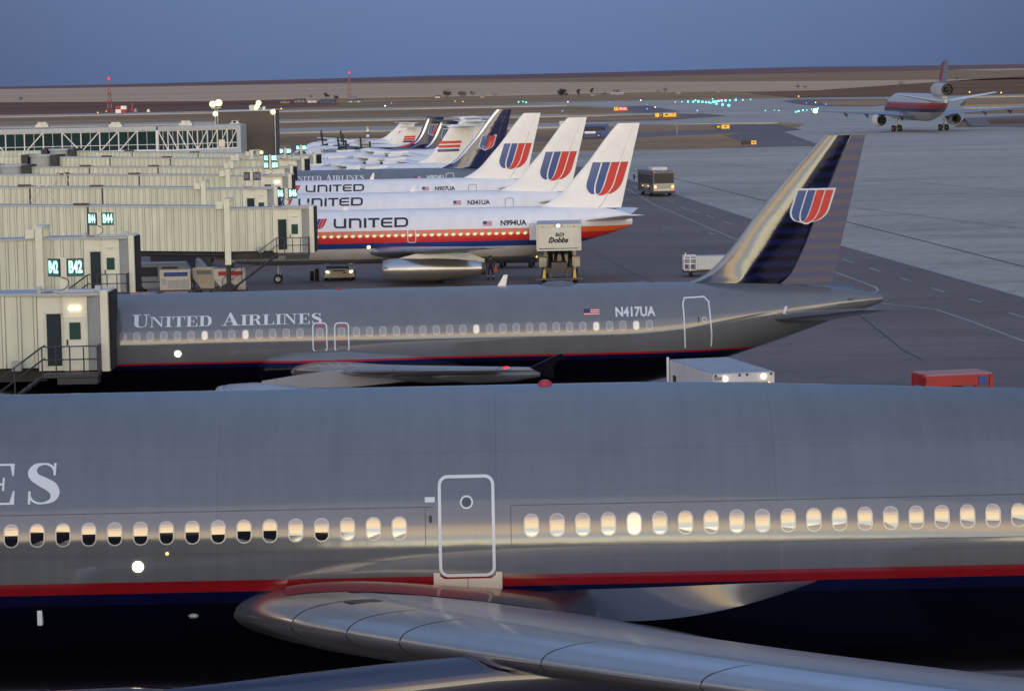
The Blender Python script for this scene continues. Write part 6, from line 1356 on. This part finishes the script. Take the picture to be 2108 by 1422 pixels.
# ---------------------------------------------------------------- airfield signs, lights, masts
def airsign(label, px0, px1, py0, py1, parts, text=None):
    p = gp((px0+px1)/2, py1+.8); s = FPX/p.y; w = (px1-px0)/s; z1 = (py1-py0+.8)/s; root = thing('taxiway_sign', label, 'airfield sign', (p.x, p.y, 0), R(-6), 'airfield guidance signs')
    x = -w/2
    for fr, m, t, tm in parts:
        ww = w*fr; b = MB(); b.box(x+.03, x+ww-.03, -.12, .12, .25, z1); o = b.build('sign_box', m, root)
        b = MB(); b.tube([(x+ww*.25, 0, 0), (x+ww*.25, 0, .3)], .06, 6); b.tube([(x+ww*.75, 0, 0), (x+ww*.75, 0, .3)], .06, 6); b.build('post', m_dark, o)
        if t: q = text_flat(t, (z1-.25)*.85, .03, sx=.85); shift(q, x+ww/2, .25+(z1-.25)*.5, -.14); q.build('figures', tm, o, recalc=False)
        x += ww
m_sy = mat('lit yellow sign', (.7, .4, .02), .5, var=0, emit=(1, .47, .02), es=.55); m_sr = mat('lit red sign', (.6, .05, .02), .5, var=0, emit=(1, .07, .03), es=.5); m_sb = mat('dark sign back', (.045, .03, .03), .6, var=0); m_sw = mat('white sign figures', (.8, .7, .6), .5, var=0, emit=(1, .8, .6), es=.5)
airsign('red and yellow runway sign beside the far taxiway', 1264, 1292, 221, 228.5, [(.27, m_sy, 'F', m_ink), (.73, m_sr, '17R-35L', m_sw)])
airsign('long yellow sign with brown part on the near left island', 1349, 1392, 233.5, 241.5, [(.2, m_sy, None, m_ink), (.18, m_sb, 'A', m_sy), (.34, m_sy, 'M4', m_ink), (.28, m_sy, 'F', m_ink)])
airsign('short yellow sign with black left part on the asphalt island', 1474, 1502, 257.5, 266.5, [(.4, m_sb, 'M4', m_sy), (.6, m_sy, 'M', m_ink)])
airsign('yellow sign reading 45 with dark back part on the nearest island', 1525, 1557, 290, 299.5, [(.67, m_sb, None, None), (.33, m_sy, '45', m_ink)])
def afl(px, py, m, r, label, nm='taxiway_light', cat_='airfield light', grp=None):
    p = gp(px, py); o = thing(nm, label, cat_, (p.x, p.y, -.1), 0, grp); r = r*(.58 if m is m_green else .45); MB().ball((0, 0, .35+r*.5), r, n=6).build('lens', m, o, smooth=True); b = MB(); b.tube([(0, 0, 0), (0, 0, .4)], .12, 6); b.build('stub', m_dark, o)
def q8(x, y): return 1200+x/4.216, 140+y/4.216
for x, y, r in ((912, 302, .55), (958, 303, .6), (977, 290, .45), (1002, 302, .8), (1037, 304, .6), (1068, 307, .6), (1093, 309, .6), (1110, 312, .4), (1135, 306, .85), (1155, 300, .6), (1178, 297, .7), (1160, 321, .6), (1205, 294, .75), (1238, 292, .7), (1213, 330, .7), (1267, 337, .8), (1275, 291, .5), (1326, 287, .6), (1388, 285, .45), (1455, 282, .35), (1872, 387, .5), (1910, 378, .4), (1848, 392, .35), (2040, 362, .4), (1585, 380, .25), (1700, 380, .25), (860, 302, .3), (1985, 368, .25), (-558, 303, .45), (-520, 300, .4), (-492, 307, .5), (1943, 375, .25), (1662, 378, .2)):
    afl(*q8(x, y), m_green, r, 'green light set in the far taxiway pavement', grp='green taxiway centreline lights')
for px, py, r in ((1644, 200.5, .7), (1996, 192, .8), (2061, 193, .8), (201, 234, .6), (218.5, 231, .5), (579, 226, .7), (937, 210, .5), (953, 211, .6), (806, 214, .4), (1349, 223, .6), (1679, 213.5, .6)): afl(px, py, m_lampy, r, 'amber light beside the far taxiway', 'edge_light', 'airfield light', 'amber airfield edge lights')
for px, py, r in ((1319, 208.5, .5), (1467, 205.5, .4), (793, 220, .6), (1169, 211.5, .45), (1390, 212, .3)): afl(px, py, m_lampw, r, 'white light beside the far taxiway', 'edge_light', 'airfield light', 'white airfield edge lights')
for px, py, r in ((1435.5, 230.5, .6), (1332, 226.5, .45), (1332, 217, .35), (1515.5, 204.5, .45), (1700, 217, .45), (1660, 214, .4), (1158, 231, .45), (1254, 212, .35)): afl(px, py, m_bluel, r, 'blue light at the edge of a far grass island', 'edge_light', 'airfield light', 'blue airfield edge lights')
def lattice(label, px, pyb, pyt, w):
    p = gp(px, pyb); h = at(px, pyt, p.y).z; o = thing('radio_mast', label, 'radio mast', (p.x, p.y, 0)); n = 8
    for k in range(n):
        b = MB(); z0, z1 = h*k/n, h*(k+1)/n; wk = lambda z: w*(1-.75*z/h)
        for sx, sy in ((-1, -1), (1, -1), (1, 1), (-1, 1)):
            b.tube([(sx*wk(z0), sy*wk(z0), z0), (sx*wk(z1), sy*wk(z1), z1)], .14, 4)
        b.tube([(-wk(z0), -wk(z0), z0), (wk(z1), -wk(z1), z1)], .09, 4); b.tube([(wk(z0), -wk(z0), z0), (-wk(z1), -wk(z1), z1)], .09, 4)
        b.build('mast_section', m_redpaint if k % 2 == 0 else m_mastw, o)
    MB().ball((0, 0, h+.5), .55).build('obstruction_light', m_navred, o, smooth=True)
m_mastw = mat('faded mast paint', (.22, .17, .17), .6, var=0)
lattice('red and white lattice mast with red top light at the left', 226, 232, 164, 1.0); lattice('lattice mast with red top light near the middle of the skyline', 720, 199, 151.5, 1.3)
def checker():
    p = gp(249, 233); o = thing('checker_hut', 'small red and white checkered hut by the left mast', 'hut', (p.x, p.y, 0)); s = FPX/p.y; w, h = 11/s, 14.5/s
    for i in range(2):
        for k in range(2): b = MB(); b.box(-w+w*i, w*i, 0, 3, h/2*k, h/2*(k+1)); b.build('wall_panel', m_redpaint if (i+k) % 2 else m_white, o)
    for px, lab, m, hh, w_ in ((272, 'thin red marker post beside the checkered hut', m_redpaint, 18, 2), (278.5, 'small grey equipment box beside the red marker post', m_jetgrey, 7, 3), (305, 'small white equipment box right of the checkered hut', m_white, 6, 3)):
        p = gp(px, 231); q = thing('equipment_box' if m != m_redpaint else 'marker_post', lab, 'equipment' if m != m_redpaint else 'marker post', (p.x, p.y, 0)); s = FPX/p.y; b = MB(); b.box(-w_/s, w_/s, 0, 2, 0, hh/s*.6); b.box(-.3, .3, .5, 1.0, hh/s*.6, hh/s); b.build('body', m, q, bevel=.08)
checker()
def pole(px, pyb, pyt):
    p = gp(px, pyb); h = at(px, pyt, p.y).z; o = thing('marker_post', 'thin pale post standing on the grass near the asphalt island', 'marker post', (p.x, p.y, 0)); b = MB(); b.tube([(0, 0, 0), (0, 0, h)], .09, 6); b.box(-.15, .15, -.1, .1, h, h+.25); b.build('body', m_jetgrey, o)
pole(1394, 277, 261)
def beacon_post():
    p = gp(757, 282); o = thing('wind_marker', 'short blue and white post with lamp before the far turboprops', 'marker post', (p.x, p.y, 0)); s = FPX/p.y
    for k, m in enumerate((m_white, m_bus, m_white, m_yellow)): b = MB(); b.tube([(0, 0, k*5.2/s), (0, 0, (k+1)*5.2/s)], .35, 8); b.build('band', m, o)
beacon_post()
# ---------------------------------------------------------------- far houses and trees
def house(label, px0, px1, pyb, hpx, wm, rm, lights=0):
    p = gp((px0+px1)/2, pyb); s = FPX/p.y; w = (px1-px0)/s/2; h = hpx/s; o = thing('house', label, 'house', (p.x, p.y, -.3), R(random.uniform(-8, 8)))
    b = MB(); b.box(-w, w, 0, 8, 0, h*.6); wl = b.build('wall', wm, o); b = MB(); b.loft([[(-w-.4, -.4, h*.6), (-w-.4, 8.4, h*.6), (-w-.4, 4, h)], [(w+.4, -.4, h*.6), (w+.4, 8.4, h*.6), (w+.4, 4, h)]]); b.build('roof', rm, o)
    n = max(2, int(w*2/4)); g = MB()
    for i in range(n): x = -w+2*w*(i+.5)/n; g.box(x-.5, x+.5, -.05, -.01, h*.22, h*.45)
    g.build('window', m_glass if not lights else m_cabin, wl)
m_hgrey = mat('house grey', (.30, .27, .27), .8, var=.1); m_hblue = mat('house blue', (.10, .12, .19), .8, var=.1); m_hroof = mat('house roof', (.12, .09, .095), .8, var=.1); m_hwhite = mat('house white', (.62, .58, .5), .8, var=.05); m_hgreen = mat('house green grey', (.22, .25, .23), .8, var=.1)
for a in (('grey farm shed at the left end of the far cluster', 577, 595, 211.5, 6.5, m_hgrey, m_hroof), ('grey farm house second from the left in the far cluster', 606, 625, 210, 8, m_hgrey, m_hroof), ('long white farm building in the far cluster', 632, 652, 210.5, 7, m_hwhite, m_hgrey, 1), ('long dark blue roofed barn in the far cluster', 658, 688, 210.5, 7, m_hblue, m_hblue), ('green lit farm shed at the right end of the far cluster', 714, 746, 210.5, 7, m_hgreen, m_hroof, 1), ('red roofed farm house above the green lit shed', 716, 732, 203, 5, m_hgrey, m_pink), ('small white farm house under the bare trees', 896, 905, 201, 5, m_hwhite, m_hroof, 1), ('small white shed between the far tree groups', 989, 997, 200, 6, m_hwhite, m_hgrey), ('pale low house right of the dark conifer', 1216, 1224, 196, 4.5, m_hwhite, m_hgrey), ('wide pale farm house at the right of the far trees', 1258, 1283, 195, 5, m_hgrey, m_hwhite), ('tiny white farm house on the right plain', 1392, 1401, 192, 4, m_hwhite, m_hgrey), ('tiny pale tower house in the right fields', 1477, 1482, 188, 7, m_hwhite, m_hgrey)): house(*a)
def tree(label, px, pyb, hpx, wpx, m, dense):
    p = gp(px, pyb); s = FPX/p.y; h = hpx/s; w = wpx/s/2; o = thing('tree', label, 'tree', (p.x, p.y, -.3), random.random()*6, 'trees on the far plain')
    b = MB(); b.tube([(0, 0, 0), (.1, 0, h*.45)], [h*.03, h*.015], 6)
    for k in range(7): a = k*2.4; b.tube([(0, 0, h*(.18+.05*k)), (w*.75*math.cos(a), w*.75*math.sin(a), h*(.5+.06*k))], [h*.014, h*.004], 4)
    b.build('trunk', m_bark, o); c = MB(); n = 420 if dense else 190
    lumps = [(random.uniform(-.55, .55)*w, random.uniform(-.55, .55)*w, h*random.uniform(.38, .85), random.uniform(.28, .5)) for _ in range(9)]
    for i in range(n):
        l = random.choice(lumps); r_ = w*l[3]; d = Vector((random.gauss(0, 1), random.gauss(0, 1), random.gauss(0, 1))).normalized()*random.random()**.4
        q = Vector((l[0], l[1], l[2]))+Vector((d.x*r_, d.y*r_, d.z*r_*.9)); q.z = max(h*.15, q.z); u = Vector((random.gauss(0, 1), random.gauss(0, 1), random.gauss(0, 1))).normalized(); v = u.orthogonal().normalized(); sz = h*random.uniform(.03, .07)*(1 if dense else .7)
        c.add([q-u*sz-v*sz*.5, q+u*sz-v*sz*.5, q+u*sz+v*sz*.5, q-u*sz+v*sz*.5], [(0, 1, 2, 3)])
    c.build('crown', m, o, recalc=False)
m_bark = mat('bark', (.06, .045, .04), .9, var=.2); m_ever = mat('dark conifer leaves', (.022, .022, .024), .8, var=.4, nscale=.6); m_bare = mat('bare purple twigs', (.085, .065, .068), .9, var=.3, nscale=.6)
for a in (('dark dense evergreen tree at the middle of the plain', 1157, 201, 20, 24, m_ever, 1), ('slim bare tree right of the dark evergreen', 1191, 199, 17, 11, m_bare, 1), ('tall narrow bare tree, third in the middle row', 1219, 196, 17, 9, m_bare, 1), ('low bushy bare tree right of the narrow one', 1243, 196, 9, 18, m_bare, 0), ('bare tree over the wide pale farm house', 1270, 194, 13, 20, m_bare, 0), ('wide bare tree left of the middle farm', 921, 201, 17, 28, m_bare, 1), ('bare tree beside the small white farm house', 951, 200, 12, 26, m_bare, 1), ('bare tree left of the small white shed', 974, 199, 13, 16, m_bare, 0), ('low bare hedge tree between shed and evergreen', 1019, 199, 9, 26, m_bare, 0), ('bare tree behind the dark blue roofed barn', 691, 205, 10, 14, m_bare, 1), ('bare tree behind the long white farm building', 672, 204, 14, 14, m_bare, 1), ('small bare tree at the farm cluster left', 641, 203, 9, 10, m_bare, 0), ('round bare tree on the right plain', 1369, 191, 12, 13, m_bare, 0), ('low bare tree left of the round one', 1355, 191, 7, 12, m_bare, 0), ('left one of two bare trees on the right fields', 1642, 183, 11, 13, m_bare, 0), ('right one of two bare trees on the right fields', 1658, 184, 9, 12, m_bare, 0), ('bare tree left of the taxiing jet on the tan field', 1856, 176, 11, 20, m_bare, 0), ('bare bush tree on the slope right of the jet fin', 1970, 166, 9, 14, m_bare, 0), ('single low bush on the left tan field', 42, 206, 6, 16, m_bare, 1)): tree(*a)
# ---------------------------------------------------------------- the concourse the camera stands beside (only its reflection reaches the picture)
def concourse():
    root = thing('terminal_building', 'dark terminal building behind the camera, reflected in the left cabin windows', 'building', (0, 0, 0))
    zt = 16.0
    b = MB(); b.box(-190, -9.6, -46, -11, 0, zt); b.build('wall', m_dark2, root)
    b = MB(); b.box(-190.3, -9.3, -46.3, -10.7, zt, zt+.5); b.build('roof', m_jetroof, root)
    for z in (2.2, 6.2, 10.2):
        b = MB(); b.box(-188, -11, -10.99, -10.90, z, z+2.6); o = b.build('window', m_glass, root)
        f = MB()
        for k in range(60): f.box(-188+3*k-.05, -188+3*k+.05, -10.9, -10.84, z, z+2.6)
        f.build('frame', m_dark, o)
    for x, h in ((-20, 2.5), (-46, 3.2), (-70, 2.2), (-110, 3.5)):
        b = MB(); b.box(x-4, x+3, -26, -18, zt+.5, zt+.5+h); b.build('roof_unit', m_jetgrey, root)
concourse()
